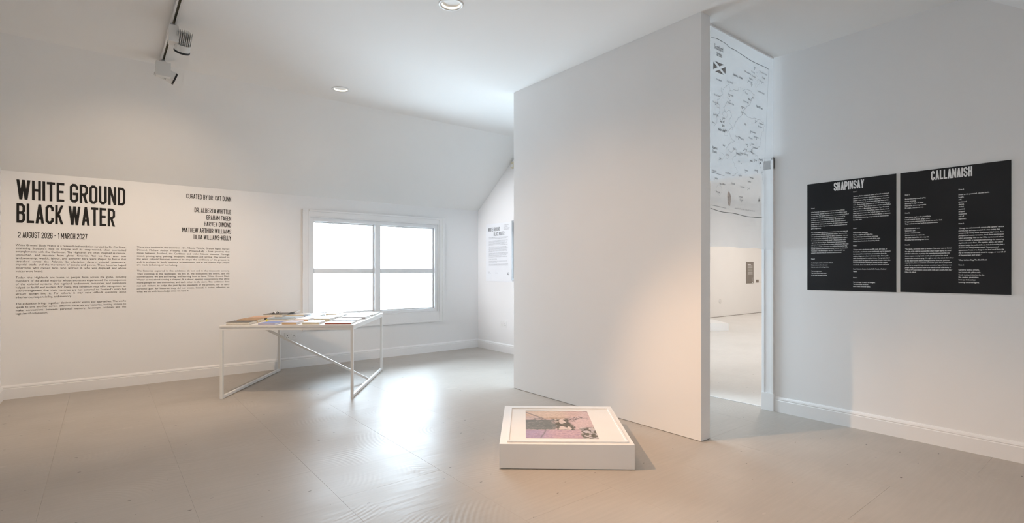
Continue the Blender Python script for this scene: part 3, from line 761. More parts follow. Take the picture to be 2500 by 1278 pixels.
# ------------------------------------------------------------------ wall lettering
LY = VA - 0.0012
def on_wall_a(x, z): return lambda a, b_: (x + a, LY, z + b_)
t = thing('wall_title', 'large black two-line condensed title lettering on the white wall', 'wall lettering', (0, 0, 0), group=None)
for text, x, z, width, cap in (('WHITE GROUND', -0.641, 1.868, 0.817, 0.186), ('BLACK WATER', -0.641, 1.648, 0.733, 0.184)):
    for ch, V, Fc in display_line(text, cap, width, w=.43, s=.135, gap=.075, space=.20):
        flat('letter', V, Fc, on_wall_a(x, z), M['vinyl'], t)
def display_block(name, label, rows, m, cat='wall lettering', frame=on_wall_a, part='letter', s=.12):
    t = thing(name, label, cat)
    for text, x, z, width, cap in rows:
        for ch, V, Fc in display_line(text, cap, width, w=.44, s=s, gap=.085, space=.24):
            flat(part, V, Fc, frame(x, z), m, t)
    return t
display_block('wall_dates', 'line of small black exhibition dates below the big title', [('2 AUGUST 2026 - 1 MARCH 2027', -0.630, 1.508, 0.502, 0.055)], M['vinyl'])
names = [('CURATED BY DR. CAT DUNN', .438, 1.994), ('DR. ALBERTA WHITTLE', .362, 1.846), ('GRAHAM FAGEN', .247, 1.770), ('HARVEY DIMOND', .268, 1.696), ('MATHEW ARTHUR WILLIAMS', .476, 1.620), ('TILDA WILLIAMS-KELLY', .375, 1.545)]
display_block('wall_names', 'right-aligned list of black capital names beside the title', [(n, 1.152 - w, z, w, .051) for n, w, z in names], M['vinyl'])
def paragraph(name, label, lines, x, width, z_top, z_bot, size, xs, m, cat='wall lettering'):
    t = thing(name, label, cat)
    n = len(lines); pitch = (z_top - z_bot) / (n - 1)
    for i, text in enumerate(lines):
        if not text: continue
        last = i == n - 1 or not lines[i+1]
        V, Fc = body_line(text, size, xs, None if last else width)
        flat('text_line', V, Fc, on_wall_a(x, z_top - i * pitch), m, t)
def fit_xs(lines, size, width): return width / max(body_width(t) * size for t in lines if t)
paragraph('wall_paragraph', 'long column of small justified text under the exhibition dates', LEFT_P, -0.647, 0.830, 1.430, 0.784, 0.0262, fit_xs(LEFT_P, .0262, .822), M['vinyl_grey'])
paragraph('wall_paragraph', 'shorter column of small grey text under the list of names', RIGHT_P, 0.273, 0.862, 1.437, 0.968, 0.0252, fit_xs(RIGHT_P, .0252, .852), M['vinyl_grey'])

# ------------------------------------------------------------------ black text panels
def text_panel(label, v_left, v_right, z0, z1, title, tv, tw, left, right, cols):
    t = thing('text_panel', label, 'text panel', (U1, (v_left + v_right) / 2, z0), 0, 'black text panels on the wall beside the doorway')
    lx = lambda v: v - (v_left + v_right) / 2
    W, Hh = v_left - v_right, z1 - z0
    MB().box(-0.010, -0.0005, -W/2, W/2, 0, Hh).build('core', M['panel_core'], t)
    MB().box(-0.0115, -0.010, -W/2, W/2, 0, Hh).build('face', M['panel'], t)
    fr = lambda v, z: (lambda a, b_: (-0.0122, lx(v) - a, z + b_))
    V, Fc = [], []
    for ch, v, f in display_line(title, .064, tw, w=.46, s=.17, gap=.06):
        n = len(V); V += v; Fc += [tuple(i + n for i in q) for q in f]
    flat('title', V, Fc, fr(tv, 1.821 - z0), M['print_white'], t)
    size = 0.0120
    for blocks, (va, vb) in ((left, cols[0]), (right, cols[1])):
        xs = (va - vb) / max(body_width(s_) * size for q in blocks for s_ in q[2])
        for f0, f1, lines in blocks:
            for i, s_ in enumerate(lines):
                fr_ = f0 + (f1 - f0) * (i / (len(lines) - 1) if len(lines) > 1 else 0)
                it = .2 if s_.startswith('"') or (len(lines) > 7 and lines[0].startswith('"') and blocks in (CALL_L, CALL_R)) else 0
                V, Fc = body_line(s_, size, xs, bold=1, italic=it)
                flat('text_line', V, Fc, fr(va, Hh * (1 - fr_) - .0045), M['print_white'], t)
    return t
text_panel('black wall panel headed SHAPINSAY with white text in two columns', 1.805, 1.205, 1.042, 1.897, 'SHAPINSAY', 1.611, .205, SHAP_L, SHAP_R, ((1.775, 1.508), (1.478, 1.238)))
text_panel('black wall panel headed CALLANAISH with white text in two columns', 1.182, 0.604, 1.045, 1.896, 'CALLANAISH', 1.006, .216, CALL_L, CALL_R, ((1.154, 0.885), (0.860, 0.632)))

# ------------------------------------------------------------------ hanging map cloth
VM = 2.072
def wave(u, z):
    h = (3.0 - z) / 1.63
    return 0.006 * math.sin(u * 9 + 1.1) * (0.25 + h) + 0.003 * math.sin(u * 23 + z * 3) * h
cl = thing('hanging_map', 'thin white cloth printed with a grey line map, hanging from the ceiling', 'hanging cloth', (0, 0, 0))
nu, nz = 48, 60
CU0, CU1, CZ0, CZ1 = 3.492, 4.464, 1.378, CEIL - 0.004
V, Fc = [], []
for j in range(nz + 1):
    for i in range(nu + 1):
        z = CZ1 + (CZ0 - CZ1) * j / nz; u = CU0 + (CU1 - CU0) * i / nu
        if i == 0: u += 0.004 * math.sin(z * 11)
        if j == nz: z += 0.003 * math.sin(u * 14)
        V.append((u, VM + wave(u, z), z))
for j in range(nz):
    for i in range(nu):
        a = j * (nu + 1) + i; Fc.append((a, a + 1, a + nu + 2, a + nu + 1))
mesh_obj('cloth', V, Fc, M['cloth'], cl, smooth=True)
MB().box(CU0, CU1, VM - 0.006, VM + 0.010, CZ1 - 0.012, CEIL).build('top_batten', M['trim'], cl)
def on_cloth(u, z): return (u, VM + wave(u, z) - 0.0015, z)
def ribbon(name, pts, w, m, parent, sub=4):
    P = [Vector((*p, 0)) for p in pts]; Q = []
    for i in range(len(P) - 1):
        p0, p1, p2, p3 = P[max(i-1, 0)], P[i], P[i+1], P[min(i+2, len(P)-1)]
        for k in range(sub):
            t_ = k / sub
            Q.append(0.5 * ((2*p1) + (p2-p0)*t_ + (2*p0-5*p1+4*p2-p3)*t_**2 + (3*p1-p0-3*p2+p3)*t_**3))
    Q.append(P[-1]); V, Fc = [], []
    for i, q in enumerate(Q):
        d = (Q[min(i+1, len(Q)-1)] - Q[max(i-1, 0)]).normalized(); n_ = Vector((-d.y, d.x, 0)) * w / 2
        V += [on_cloth(q.x + n_.x, q.y + n_.y), on_cloth(q.x - n_.x, q.y - n_.y)]
        if i: Fc.append((2*i-2, 2*i-1, 2*i+1, 2*i))
    return mesh_obj(name, V, Fc, m, parent)
BORDER = [(3.499, 2.908), (3.572, 2.925), (3.64, 2.923), (3.71, 2.92), (3.757, 2.905), (3.836, 2.907), (3.917, 2.899), (4.006, 2.893), (4.104, 2.888), (4.205, 2.89), (4.317, 2.894), (4.381, 2.892)]
ribbon('border_line', BORDER, .0042, M['ink'], cl)
ribbon('border_line', [(4.381, 2.892), (4.374, 2.749), (4.352, 2.47), (4.317, 2.089)], .0024, M['ink_soft'], cl)
ribbon('border_line', [(3.499, 1.656), (3.64, 1.642), (3.818, 1.639), (4.006, 1.629), (4.282, 1.636)], .0042, M['ink'], cl)
ribbon('border_line', [(3.499, 1.924), (3.572, 1.923), (3.64, 1.919), (3.686, 1.918)], .003, M['ink'], cl)
ribbon('border_line', [(3.499, 1.68), (3.594, 1.679), (3.71, 1.672)], .0025, M['ink_soft'], cl)
rnd = random.Random(7)
def jag(pts, amp=.012, n=3):
    out = [pts[0]]
    for a, c in zip(pts[:-1], pts[1:]):
        for k in range(1, n + 1):
            f = k / n; e = amp if k < n else 0
            out.append((a[0] + (c[0]-a[0])*f + rnd.uniform(-e, e), a[1] + (c[1]-a[1])*f + rnd.uniform(-e, e)))
    return out
WEST = [(3.751, 2.634), (3.763, 2.577), (3.746, 2.542), (3.728, 2.513), (3.769, 2.503), (3.71, 2.472), (3.669, 2.433), (3.698, 2.398), (3.757, 2.425), (3.781, 2.382), (3.746, 2.329), (3.794, 2.299), (3.728, 2.257), (3.769, 2.223), (3.83, 2.201), (3.757, 2.168), (3.698, 2.118), (3.787, 2.109), (3.836, 2.154), (3.855, 2.109), (3.787, 2.059), (3.818, 2.025), (3.848, 1.997), (3.879, 1.969), (3.787, 1.927)]
LEWIS = [(3.746, 2.623), (3.675, 2.582), (3.64, 2.55), (3.663, 2.53), (3.623, 2.491), (3.583, 2.468), (3.6, 2.441), (3.623, 2.405), (3.594, 2.363), (3.583, 2.3), (3.544, 2.25)]
EAST = [(3.763, 2.577), (3.848, 2.595), (3.911, 2.634), (3.948, 2.617), (4.006, 2.642), (4.104, 2.634), (4.151, 2.63), (4.138, 2.598), (4.084, 2.554), (4.045, 2.519), (3.974, 2.473), (3.955, 2.443), (4.019, 2.426), (4.104, 2.422), (4.205, 2.434), (4.303, 2.434), (4.317, 2.403), (4.289, 2.35), (4.261, 2.302), (4.247, 2.249), (4.205, 2.202), (4.111, 2.175), (4.058, 2.148), (4.138, 2.146), (4.199, 2.141), (4.219, 2.093), (4.261, 2.041), (4.289, 1.983), (4.303, 1.917)]
for c_ in (WEST, LEWIS, EAST): ribbon('coast_line', jag(c_), .0024, M['ink_soft'], cl, 1)
for c_ in ([(3.955, 2.443), (3.879, 2.391), (3.83, 2.328), (3.787, 2.279)], [(4.058, 2.148), (3.974, 2.129), (3.911, 2.101), (3.855, 2.109)]):
    ribbon('coast_line', jag(c_), .0022, M['ink_soft'], cl, 1)
for (cx, cz, r_) in ((4.19, 2.80, .018), (4.21, 2.75, .025), (4.17, 2.71, .018), (4.23, 2.83, .014), (4.16, 2.765, .012), (3.60, 2.43, .02), (3.70, 2.24, .025), (3.72, 2.07, .022), (3.65, 2.06, .03), (3.62, 1.80, .04), (3.69, 2.38, .03)):
    ring = [(cx + r_ * (0.7 + .5 * rnd.random()) * math.cos(a), cz + r_ * (0.6 + .5 * rnd.random()) * math.sin(a)) for a in [2 * math.pi * k / 9 for k in range(9)]]
    ribbon('island_outline', ring + [ring[0]], .0016, M['ink_soft'], cl, 2)
for w_, u, z in MAP_WORDS:
    big = w_ in ('Scotland', 'areas')
    sea = w_ in ('Atlantic Ocean', 'North Sea', 'Sea of', 'the', 'Hebrides', 'Atlantic', 'Ocean', 'North', 'Sea')
    size = .054 if big else (.029 if sea else .0205)
    V, Fc = body_line(w_, size, .66 if big else (.85 if sea else .85), bold=1)
    flat('place_name', V, Fc, lambda a, b_, u=u, z=z: on_cloth(u + a, z + b_), M['ink'] if sea else M['ink_soft'], cl)
# flag: four grey triangles divided by a white saltire
fx0_, fx1_, fz0_, fz1_ = 3.532, 3.698, 2.676, 2.754
cx, cz, g = (fx0_ + fx1_) / 2, (fz0_ + fz1_) / 2, .016
for tri in ([(fx0_ + g*1.5, fz1_), (fx1_ - g*1.5, fz1_), (cx, cz + g*.75)], [(fx0_ + g*1.5, fz0_), (fx1_ - g*1.5, fz0_), (cx, cz - g*.75)],
            [(fx0_, fz0_ + g*.75), (fx0_, fz1_ - g*.75), (cx - g*1.5, cz)], [(fx1_, fz0_ + g*.75), (fx1_, fz1_ - g*.75), (cx + g*1.5, cz)]):
    mesh_obj('flag_field', [on_cloth(*p) for p in tri], [(0, 1, 2)], M['ink_soft'], cl)
# compass star, dark relief patch, credit line, town dots
st = []
for k in range(16):
    r_ = (.030 if k % 4 == 0 else .020) if k % 2 == 0 else .005
    st.append((4.233 + r_ * .9 * math.sin(k * math.pi / 8), 1.778 + r_ * 1.3 * math.cos(k * math.pi / 8)))
mesh_obj('compass_star', [on_cloth(4.233, 1.778)] + [on_cloth(*p) for p in st], [(0, 1 + k, 1 + (k + 1) % 16) for k in range(16)], M['ink'], cl)
pt = [(3.746 + (.018 + .010 * rnd.random()) * math.cos(a), 1.748 + (.050 + .02 * rnd.random()) * math.sin(a)) for a in [2 * math.pi * k / 14 for k in range(14)]]
mesh_obj('relief_patch', [on_cloth(*p) for p in pt], [tuple(range(14))], M['ink_patch'], cl)
V, Fc = body_line('Scotland areas - Sea of the North', .018, .95)
k_ = .334 / max(a for a, _ in V)
flat('credit_line', [(a * k_, b_) for a, b_ in V], Fc, lambda a, b_: on_cloth(3.824 + a, 1.676 + b_), M['ink_soft'], cl)
for w_, u, z in MAP_WORDS[4:]:
    if rnd.random() < .55 and w_ not in ('North Sea', 'Sea of', 'the', 'Hebrides', 'Atlantic', 'Ocean', 'North', 'Sea'):
        u2, z2 = u + rnd.uniform(-.012, .05), z - .008
        mesh_obj('town_dot', [on_cloth(u2 + .0042 * math.cos(a), z2 + .0042 * math.sin(a)) for a in [2 * math.pi * k / 8 for k in range(8)]], [tuple(range(8))], M['ink'], cl)

# ------------------------------------------------------------------ book table
TA = math.radians(-35.6)
TW, TD, TH = 1.225, 1.358, 0.686
tc_ = Vector((1.7394, 5.6505, 0))
e1 = Vector((math.cos(TA), math.sin(TA), 0)); e2 = Vector((-math.sin(TA), math.cos(TA), 0))
torg = tc_ - e1 * TW / 2 - e2 * TD / 2
tb = thing('book_table', 'square white steel-framed table with a slanting brace, covered with books', 'table', tuple(torg), TA)
S = 0.025; TT = 0.020
MB().box(-0.004, TW + 0.004, -0.004, TD + 0.004, TH - TT, TH).build('table_top', M['top'], tb, bevel=0.0015)
zt = TH - TT
for x in (0, TW - S):
    for y in (0, TD - S):
        MB().box(x, x + S, y, y + S, 0.0, zt).build('leg', M['table'], tb, bevel=0.0015)
    MB().box(x, x + S, S, TD - S, 0.004, S + 0.004).build('floor_rail', M['table'], tb, bevel=0.0015)
    MB().box(x, x + S, S, TD - S, zt - S, zt).build('side_rail', M['table'], tb, bevel=0.0015)
for y in (0, TD - S):
    MB().box(S, TW - S, y, y + S, zt - S, zt).build('apron_rail', M['table'], tb, bevel=0.0015)
MB().bar((S, TD * 0.46, zt - 0.018), (TW - S * 0.8, TD * 0.52, 0.030), 0.022, 0.022).build('brace', M['table'], tb, bevel=0.0012)

def cmat(name, col, rough=0.45): return mat('cover_' + name, col, rough, noise=0.06, nscale=14)
PG = mat('book_pages', (0.74, 0.70, 0.62), 0.8, noise=0.05, nscale=40)
PGW = mat('white_pages', (0.80, 0.79, 0.77), 0.8, noise=0.03, nscale=40)
def book(label, x, y, w, d, h, cover, spine=None, rot=0.0, pages=PGW, spine_front=True, z=0.0):
    p = torg + e1 * x + e2 * y
    t = thing('book', label, 'book', (p.x, p.y, TH + z), TA + math.radians(rot), 'books laid out on the white table')
    c = 0.0022 if h > .012 else 0.0012
    cv = MB(); cv.box(0, w, 0, d, 0, c); cv.box(0, w, 0, d, h - c, h)
    cv.build('cover', cover, t, bevel=0.0004)
    ys = (0, c) if spine_front else (d - c, d)
    MB().box(0, w, ys[0], ys[1], c, h - c).build('spine', spine or cover, t)
    y0, y1 = (c, d - 0.004) if spine_front else (0.004, d - c)
    MB().box(0.003, w - 0.003, y0, y1, c, h - c).build('pages', pages, t)
    return t
c_dark = cmat('charcoal', (0.10, 0.085, 0.075)); c_blue = cmat('blue', (0.20, 0.26, 0.55)); c_grey = cmat('grey', (0.42, 0.40, 0.40))
c_tan = cmat('tan', (0.60, 0.42, 0.24)); c_beige = cmat('beige', (0.62, 0.55, 0.40)); c_white = cmat('white', (0.80, 0.79, 0.77), .35)
c_red = cmat('red', (0.42, 0.13, 0.09)); c_brown = cmat('brown', (0.38, 0.22, 0.10)); c_yellow = cmat('yellow', (0.80, 0.72, 0.05))
c_slate = cmat('slate', (0.26, 0.32, 0.36)); c_orange = cmat('orange', (0.66, 0.42, 0.27)); c_lilac = cmat('lilac', (0.50, 0.47, 0.55))
c_pale = cmat('pale_blue', (0.52, 0.60, 0.68)); c_pink = cmat('pinkish', (0.62, 0.52, 0.50)); c_navy = cmat('navy', (0.03, 0.05, 0.10))
book('thick paperback with a dark grey cover at the table corner below the wall text', .030, .050, .215, .170, .026, c_dark, c_grey, pages=PG, spine_front=False)
book('thin slanted book with a blue cover at the front table edge', .330, .045, .160, .215, .016, c_blue, c_lilac, -6, pages=PGW)
book('small book with a tan spine at the front table edge', .548, .048, .136, .205, .021, c_lilac, c_tan)
book('white book with a beige spine between the tan and the red ones', .738, .048, .152, .200, .021, c_white, c_beige)
book('wide white book with a dark red spine at the front table corner', .948, .045, .245, .185, .016, c_white, c_red)
book('brown paperback just behind the dark grey corner book', .030, .265, .200, .165, .030, c_brown, c_tan, pages=PG)
book('slate blue book with a bright yellow edge', .285, .330, .215, .190, .030, c_slate, c_pink, pages=PG, spine_front=False)
book('white book with an orange spine in the second row', .556, .335, .134, .190, .026, c_white, c_orange)
book('white book with a sand-coloured spine in the second row', .752, .330, .152, .205, .030, c_white, c_beige)
book('wide thin white book with a grey edge at the table side, second row', .945, .300, .235, .240, .018, c_white, c_grey)
book('flat orange-brown book behind the brown paperback', .035, .500, .190, .200, .030, c_orange, c_dark)
book('pale blue book in the middle of the table', .310, .590, .190, .200, .018, c_pale)
book('plain white book in the middle of the table beside the pale blue one', .540, .585, .170, .210, .020, c_white, c_white)
book('white book with a grey spine in the third row', .752, .600, .165, .220, .026, c_white, c_grey)
book('large white picture book at the table side, third row', .955, .590, .245, .250, .024, c_white, c_grey)
book('dark-covered hardback with pinkish pages at the rear near the wall', .030, .860, .205, .240, .030, c_dark, c_pink, pages=PG, spine_front=False)
book('cream paperback with a curled-up cover at the rear of the table', .262, .900, .190, .230, .022, c_white, c_beige)
book('thin dark blue book with a glossy top at the rear of the table', .466, .880, .145, .195, .014, c_navy, c_navy, -10)
book('small beige-spined book near the window at the rear', .668, .980, .140, .200, .026, c_white, c_beige)
book('white book with pale grey spine at the rear beside the beige one', .812, .930, .150, .200, .020, c_white, c_pale)
book('white album in front of the window at the rear table corner', .985, .900, .225, .250, .020, c_white, c_grey)
book('thin white booklet at the far rear table corner by the window', 1.00, 1.165, .200, .170, .016, c_white, c_white)
# yellow strip of the slate blue book
ybk = [o for o in bpy.data.objects if o.get('label', '').startswith('slate blue')][0]
MB().box(-0.0006, 0.012, -0.0006, 0.190, 0.0022, 0.0278).build('yellow_edge', c_yellow, ybk)
# curled cover of the cream paperback
cbk = [o for o in bpy.data.objects if o.get('label', '').startswith('cream paperback')][0]
V, Fc = [], []
for k in range(13):
    a = k / 12
    px, pz = 0.002 + 0.075 * a, 0.0225 + 0.030 * math.sin(a * 1.9)
    V += [(px, 0.0, pz), (px, 0.225, pz)]
    if k: Fc.append((2*k-2, 2*k, 2*k+1, 2*k-1))
o = mesh_obj('curled_cover', V, Fc, c_grey, cbk, smooth=True)
sm = o.modifiers.new('thickness', 'SOLIDIFY'); sm.thickness = 0.0012
# folded black and white paper standing on the dark hardback
fp = torg + e1 * .10 + e2 * .93
t = thing('folded_leaflet', 'small folded black-and-white leaflet standing on the dark rear hardback', 'leaflet', (fp.x, fp.y, TH + .0302), TA + .2)
for k in range(5):
    x0 = k * .016; up = k % 2 == 0
    z0, z1 = (0.001, .024) if up else (.024, .003)
    mesh_obj('fold', [(x0, 0, z0), (x0 + .016, 0, z1), (x0 + .016, .05, z1), (x0, .05, z0)], [(0, 1, 2, 3)], M['dark'] if k in (0, 3) else c_white, t)

# ------------------------------------------------------------------ low plinth with the framed photograph
BA = math.radians(-39.7); BW, BDp, BH = 0.813, 0.876, 0.152
e1b = Vector((math.cos(BA), math.sin(BA), 0)); e2b = Vector((-math.sin(BA), math.cos(BA), 0))
def make_plinth(org, label):
    t = thing('low_plinth', label, 'plinth', org, BA)
    MB().box(0, BW, 0, BDp, 0.004, BH).build('body', M['plinth'], t, bevel=0.0015)
    MB().box(0.008, BW - 0.008, 0.008, BDp - 0.008, 0, 0.004).build('base', M['dark'], t)  # black colour puts the shade of the shadow gap under the body
    return t
make_plinth((1.873, 2.494, 0), 'low white square plinth on the floor carrying the framed photograph')
def vnoise(x, y, seed):
    xi, yi = np.floor(x).astype(int), np.floor(y).astype(int); fx, fy = x - xi, y - yi
    fx, fy = fx*fx*(3-2*fx), fy*fy*(3-2*fy)
    def hsh(a, b_): 
        n = (a * 374761393 + b_ * 668265263 + seed * 974711) & 0x7fffffff
        n = ((n ^ (n >> 13)) * 1274126177) & 0x7fffffff
        return ((n ^ (n >> 16)) & 0xffff) / 65535.0
    a, b_, c, d = hsh(xi, yi), hsh(xi+1, yi), hsh(xi, yi+1), hsh(xi+1, yi+1)
    return (a*(1-fx)+b_*fx)*(1-fy) + (c*(1-fx)+d*fx)*fy
def fbm(x, y, seed, o=4):
    r = 0; a = .5
    for k in range(o): r = r + a * vnoise(x * 2**k, y * 2**k, seed + k); a *= .5
    return r / (1 - .5**o)
def picture_colours(a, b_):
    """a across 0..1, b from the far edge 0 to the near edge 1: pale limb and pink rocks with dark clefts"""
    n1, n2, n3 = fbm(a*7, b_*9, 3), fbm(a*20, b_*26, 9), fbm(a*48, b_*60, 17)
    L = lambda *c: np.array(c)[None, :]
    mix = lambda A, B, t: A * (1 - t[:, None]) + B * t[:, None]
    sst = lambda e0, e1_, x: (lambda t: t*t*(3-2*t))(np.clip((x - e0) / (e1_ - e0), 0, 1))
    pink, lilac, dark, olive = L(.66, .47, .48), L(.42, .28, .40), L(.085, .078, .070), L(.12, .105, .07)
    skin, skin2, teal, pale = L(.74, .57, .46), L(.46, .30, .18), L(.13, .145, .14), L(.74, .62, .57)
    col = mix(pink, L(.74, .56, .55), n2)
    # clefts through the rock, strongest in the centre and along the joints
    cl_ = np.abs(fbm(a*5.5 + n1*1.5, b_*6.5 + n2, 31) - .5)
    col = mix(dark + 0*col, col, sst(.010, .05, cl_ + .02 * n3))
    # fractured centre
    cen = sst(.17, .11, np.abs(a - .55 - .12*(b_-.45)) + .5*np.maximum(0, np.abs(b_ - .46) - .20) + .10*(n1-.5))
    frac = sst(.44, .56, fbm(a*11 + 3, b_*9, 41, 3) + .18*(n3-.5))
    col = mix(col, mix(olive + 0*col, pale + 0*col, frac), cen)
    # pale limb falling from the top-left
    edge = np.where(a < .52, np.minimum(.05 + .92*a, .34), .34 - .42*(a - .52)) + .02*np.sin(a*11) + .03*(n1-.5)
    limb = sst(edge + .03, edge - .03, b_) * sst(.97, .80, a)
    sk = mix(skin + 0*col, skin2 + 0*col, sst(.10, .0, np.abs(b_ - edge)) * .75 * sst(.15, .4, a))
    sk = mix(sk, L(.70, .50, .46) + 0*col, sst(.5, .75, a))
    col = mix(col, sk, limb)
    band = sst(.030, .0, np.abs(b_ - (.07 + .92*a))) * sst(.36, .26, a)
    col = mix(col, dark + .06, band * .85)
    # second pale patch and broken stones at the left edge
    st_ = sst(.02, .05, b_ - .06 - .92*a) * sst(.40, .36, b_) * sst(.36, .30, a)
    stone = mix(mix(L(.72, .50, .36) + 0*col, L(.62, .48, .45) + 0*col, sst(.15, .3, b_)), dark + .09 + 0*col, sst(.47, .62, n2) * sst(.05, .14, a) * .9)
    col = mix(col, stone, st_)
    # dark teal hollow
    hol = sst(.355, .385, b_ + .03*(n1-.5)) * sst(.725, .712, b_) * sst(.47, .40, a + .12*(n2-.5))
    col = mix(col, mix(teal + 0*col, L(.25, .25, .235) + 0*col, np.clip(n1*1.3-.3, 0, 1)), hol)
    # lilac slab along the near edge
    slab = sst(.722, .735, b_ + .01*(n2-.5)) * sst(.80, .75, a + .05*(n1-.5))
    sl = mix(mix(L(.44, .34, .50) + 0*col, L(.62, .42, .47) + 0*col, sst(.1, .5, a)), lilac + 0*col, .55 * sst(.42, .64, n2))
    crack = sst(.016, .005, np.abs(a - .20 - .10*(1 - b_)/.27 + .02*(n2-.5)))
    col = mix(col, mix(sl, dark + .10 + 0*col, crack * .7), slab)
    # mossy corner
    cor = sst(.76, .80, a + .10*(n1-.5)) * sst(.62, .67, b_ + .1*(a-.8))
    col = mix(col, mix(olive + 0*col, mix(L(.55, .47, .60) + 0*col, L(.75, .70, .58) + 0*col, n3), sst(.42, .58, n2)), cor)
    # dark strip at the top, thin dark lines on the joints
    col = mix(col, dark + .12 + 0*col, sst(.035, .012, b_ + .03*(n2-.5)) * .8)
    col = mix(col, dark + 0*col, sst(.012, .004, np.abs(b_ - .725 + .008*(n1-.5))) * .9 * (a > .45))
    col = mix(col, L(.72, .52, .50) + 0*col, sst(.62, .70, n3) * .18)
    return np.clip(col * (.66 + .30*n3)[:, None], 0, 1)
def picture_mat():
    m, nt, p = new_mat('photographic_print')
    ca = nt.nodes.new('ShaderNodeVertexColor'); ca.layer_name = 'print'
    nt.links.new(ca.outputs['Color'], p.inputs['Base Color']); p.inputs['Roughness'].default_value = .35
    return m
M['picture'] = picture_mat()
def framed_photo(org, label, real=True):
    t = thing('framed_photograph', label, 'photograph', org, BA)
    x0, x1, y0, y1, h, r = .045, .783, .031, .797, .009, .013
    MB().box(x0 + r, x1 - r, y0 + r, y1 - r, 0.0005, .004).build('mount_board', M['mount'], t)
    for q in ((x0, x1, y0, y0 + r), (x0, x1, y1 - r, y1), (x0, x0 + r, y0 + r, y1 - r), (x1 - r, x1, y0 + r, y1 - r)):
        MB().box(q[0], q[1], q[2], q[3], 0.0005, h).build('frame_rail', M['trim'], t, bevel=.002)
    nx, ny = 230, 300
    A, B = np.meshgrid(np.linspace(0, 1, nx), np.linspace(0, 1, ny))
    px0, px1, py0, py1 = .160, .613, .097, .729
    V = np.stack([px0 + (px1 - px0) * A, py1 + (py0 - py1) * B, np.full_like(A, .0046)], -1).reshape(-1, 3)
    i = np.arange(nx * ny).reshape(ny, nx)
    Fq = np.stack([i[1:, :-1], i[1:, 1:], i[:-1, 1:], i[:-1, :-1]], -1).reshape(-1, 4)
    o = mesh_obj('print', V.tolist(), Fq.tolist(), M['picture'], t)
    c = picture_colours(A.ravel(), B.ravel())
    at = o.data.color_attributes.new('print', 'FLOAT_COLOR', 'POINT')
    at.data.foreach_set('color', np.concatenate([c, np.ones((len(c), 1))], 1).astype(np.float32).ravel())
    return t
framed_photo((1.873, 2.494, BH), 'photograph of pink rock in a white frame lying on the low plinth')
po = Vector((9.683, 5.356, 0)) - e1b * BW
make_plinth((po.x, po.y, 0), 'low white plinth seen through the doorway in the bright room')

# ------------------------------------------------------------------ sockets
def socket(label, loc, rz):
    t = thing('double_socket', label, 'socket', loc, rz, 'double wall sockets')     # local: x right, y out of the wall towards -y
    MB().box(-.073, .073, -.009, 0, -.043, .043).build('plate', M['plastic'], t, bevel=.003)
    for sx in (-1, 1):
        cx = sx * .037
        MB().box(cx - .0035, cx + .0035, -.0098, -.0088, .004, .014).build('pin_hole', M['dark'], t)
        for q in (-1, 1): MB().box(cx + q*.011 - .0035, cx + q*.011 + .0035, -.0098, -.0088, -.017, -.012).build('pin_hole', M['dark'], t)
        MB().box(sx*.013 - .006, sx*.013 + .006, -.0125, -.009, .012, .030).build('switch', M['plastic'], t, bevel=.0015)
        MB().lathe([(.003, 0), (.003, .001), (0, .001)], 12, (0, -1, 0), (sx*.060, -.009, 0)).build('screw', M['alu'], t)
socket('white double socket on the window wall seen beneath the table', (1.805, VA, .390), 0)
socket('white double socket low on the wall under the poster', (U1F, 6.012, .410), -math.pi / 2)

# ------------------------------------------------------------------ poster, neighbouring frame, sensor
t = thing('poster', 'white sheet with grey title and lines of text, on the wall in the corner', 'poster', (U1F, 0, 0))
PL, PR, PB, PT = 6.46, 5.815, 1.035, 1.900
MB().box(-.004, -.0005, PR, PL, PB, PT).build('sheet', M['sheet'], t)
pf = lambda v, z: (lambda a, b_: (-.0048, v - a, z + b_))
for text, v, z, wd, cap in (('WHITE GROUND', 6.396, 1.788, .285, .056), ('BLACK WATER', 6.259, 1.716, .262, .056)):
    V, Fc = [], []
    for ch, vv, f in display_line(text, cap, wd, w=.43, s=.135, gap=.075, space=.2):
        n = len(V); V += vv; Fc += [tuple(i + n for i in q) for q in f]
    flat('title_line', V, Fc, pf(v, z), M['ink'], t)
rp = random.Random(11)
def text_rows(part, v0, v1, zs, size, m, lines):
    for z, s_ in zip(zs, lines):
        V, Fc = body_line(s_, size, 1.0)
        k = min(1.0, (v0 - v1) / max(a for a, _ in V)) if V else 1
        flat(part, [(a * k, b_) for a, b_ in V], Fc, pf(v0, z), m, t)
text_rows('text_line', 6.01, 5.85, [1.862, 1.846, 1.830, 1.814, 1.798], .014, M['ink'], ["Dr. Alberta Whittle", "Graham Fagen", "Harvey Dimond", "Mathew Arthur Williams", "Tilda Williams-Kelly"])
zz = [1.688, 1.672] + [1.640 - k*.0155 for k in range(5)] + [1.548 - k*.0155 for k in range(5)] + [1.455, 1.440, 1.424] + [1.398, 1.366, 1.335, 1.319, 1.288, 1.272]
text_rows('text_line', 6.385, 5.875, zz, .0145, M['ink_soft'], (LEFT_P[:2] + LEFT_P[2:7] + LEFT_P[10:15] + LEFT_P[18:21] + [RIGHT_P[8], "are made to belong, or not belong.", RIGHT_P[9], RIGHT_P[6], RIGHT_P[11], RIGHT_P[12]]))
text_rows('text_line', 6.41, 6.2, [1.170, 1.154], .014, M['ink_soft'], ["Scotland", "White Ground"])
text_rows('text_line', 6.22, 5.98, [1.156], .014, M['ink_soft'], ["Black Water - 2026"[:11]])
MB().lathe([(.020, 0), (.020, .001), (.013, .001), (.013, 0)], 24, (-1, 0, 0), (-.0042, 5.905, 1.150), closed=True).build('emblem', M['ink'], t)
MB().box(-.0052, -.0042, 5.896, 5.914, 1.144, 1.150).build('emblem', M['ink'], t)
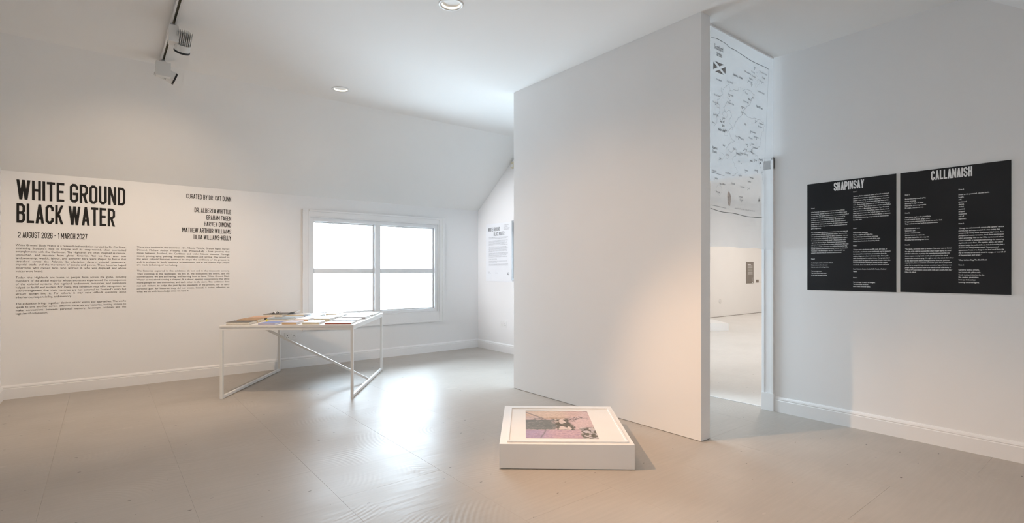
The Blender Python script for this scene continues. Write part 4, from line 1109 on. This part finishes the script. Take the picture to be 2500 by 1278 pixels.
t = thing('wall_frame', 'grey metal edge of a frame almost hidden by the partition', 'frame', (U1F, 0, 0))
MB().box(-.030, -.0005, 5.20, 5.795, 1.055, 1.910).build('moulding', M['silver'], t, bevel=.002)
MB().box(-.032, -.030, 5.23, 5.770, 1.085, 1.880).build('picture_face', M['dark_print'], t)
t = thing('alarm_sensor', 'small cream alarm sensor high on the wall beside the partition', 'sensor', (U1F, 5.775, 2.704))
MB().box(-.036, 0, -.034, .034, -.048, .044).build('housing', M['cream'], t, bevel=.006)
MB().box(-.039, -.036, -.022, .022, -.030, .008).build('lens', M['plastic'], t, bevel=.001)
MB().box(-.010, 0, .034, .044, -.048, .040).build('bracket', M['plastic'], t)

# ------------------------------------------------------------------ things on the far wall of the next room
def far_sign(name, label, x0, x1, z0, z1, cat, m):
    t = thing(name, label, cat, ((x0 + x1) / 2, NV, z0))
    w = (x1 - x0) / 2
    MB().box(-w, w, -.012, -.0005, 0, z1 - z0).build('board', m, t)
    return t
SX0, SX1, SZ0, SZ1 = 13.77, 14.17, .843, 1.440
t = far_sign('wall_sign', 'upright taupe sign with pale lines on the far wall through the doorway', SX0, SX1, SZ0, SZ1, 'sign', M['sign'])
MB().box(-.12, .05, -.0135, -.012, .500, .522).build('heading', M['print_white'], t)
for k in range(6): MB().box(-.12, .14, -.0135, -.012, .462 - k * .043, .488 - k * .043).build('text_block', M['sign_text'], t)
mb = MB(); mb.bar((.16, -.0128, .16), (.12, -.0128, .02), .004, .001); mb.bar((.09, -.0128, .13), (.12, -.0128, .02), .004, .001); mb.box(.105, .155, -.0135, -.012, .010, .026); mb.build('drawing', M['print_white'], t)
far_sign('wall_label', 'small square grey label beside the taupe sign', 14.33, 14.46, .858, .935, 'label', M['sign'])
far_sign('wall_label', 'tiny white label at the far right of the taupe sign', 14.56, 14.64, .868, .905, 'label', M['print_white'])
t = thing('cover_plate', 'round pale cover plate low on the far wall', 'cover plate', (12.45, NV, .40))
MB().lathe([(.055, 0), (.055, .008), (.045, .012), (0, .012)], 24, (0, -1, 0)).build('disc', mat('plate_grey', (.70, .68, .66), .5, noise=.02), t, smooth=True)
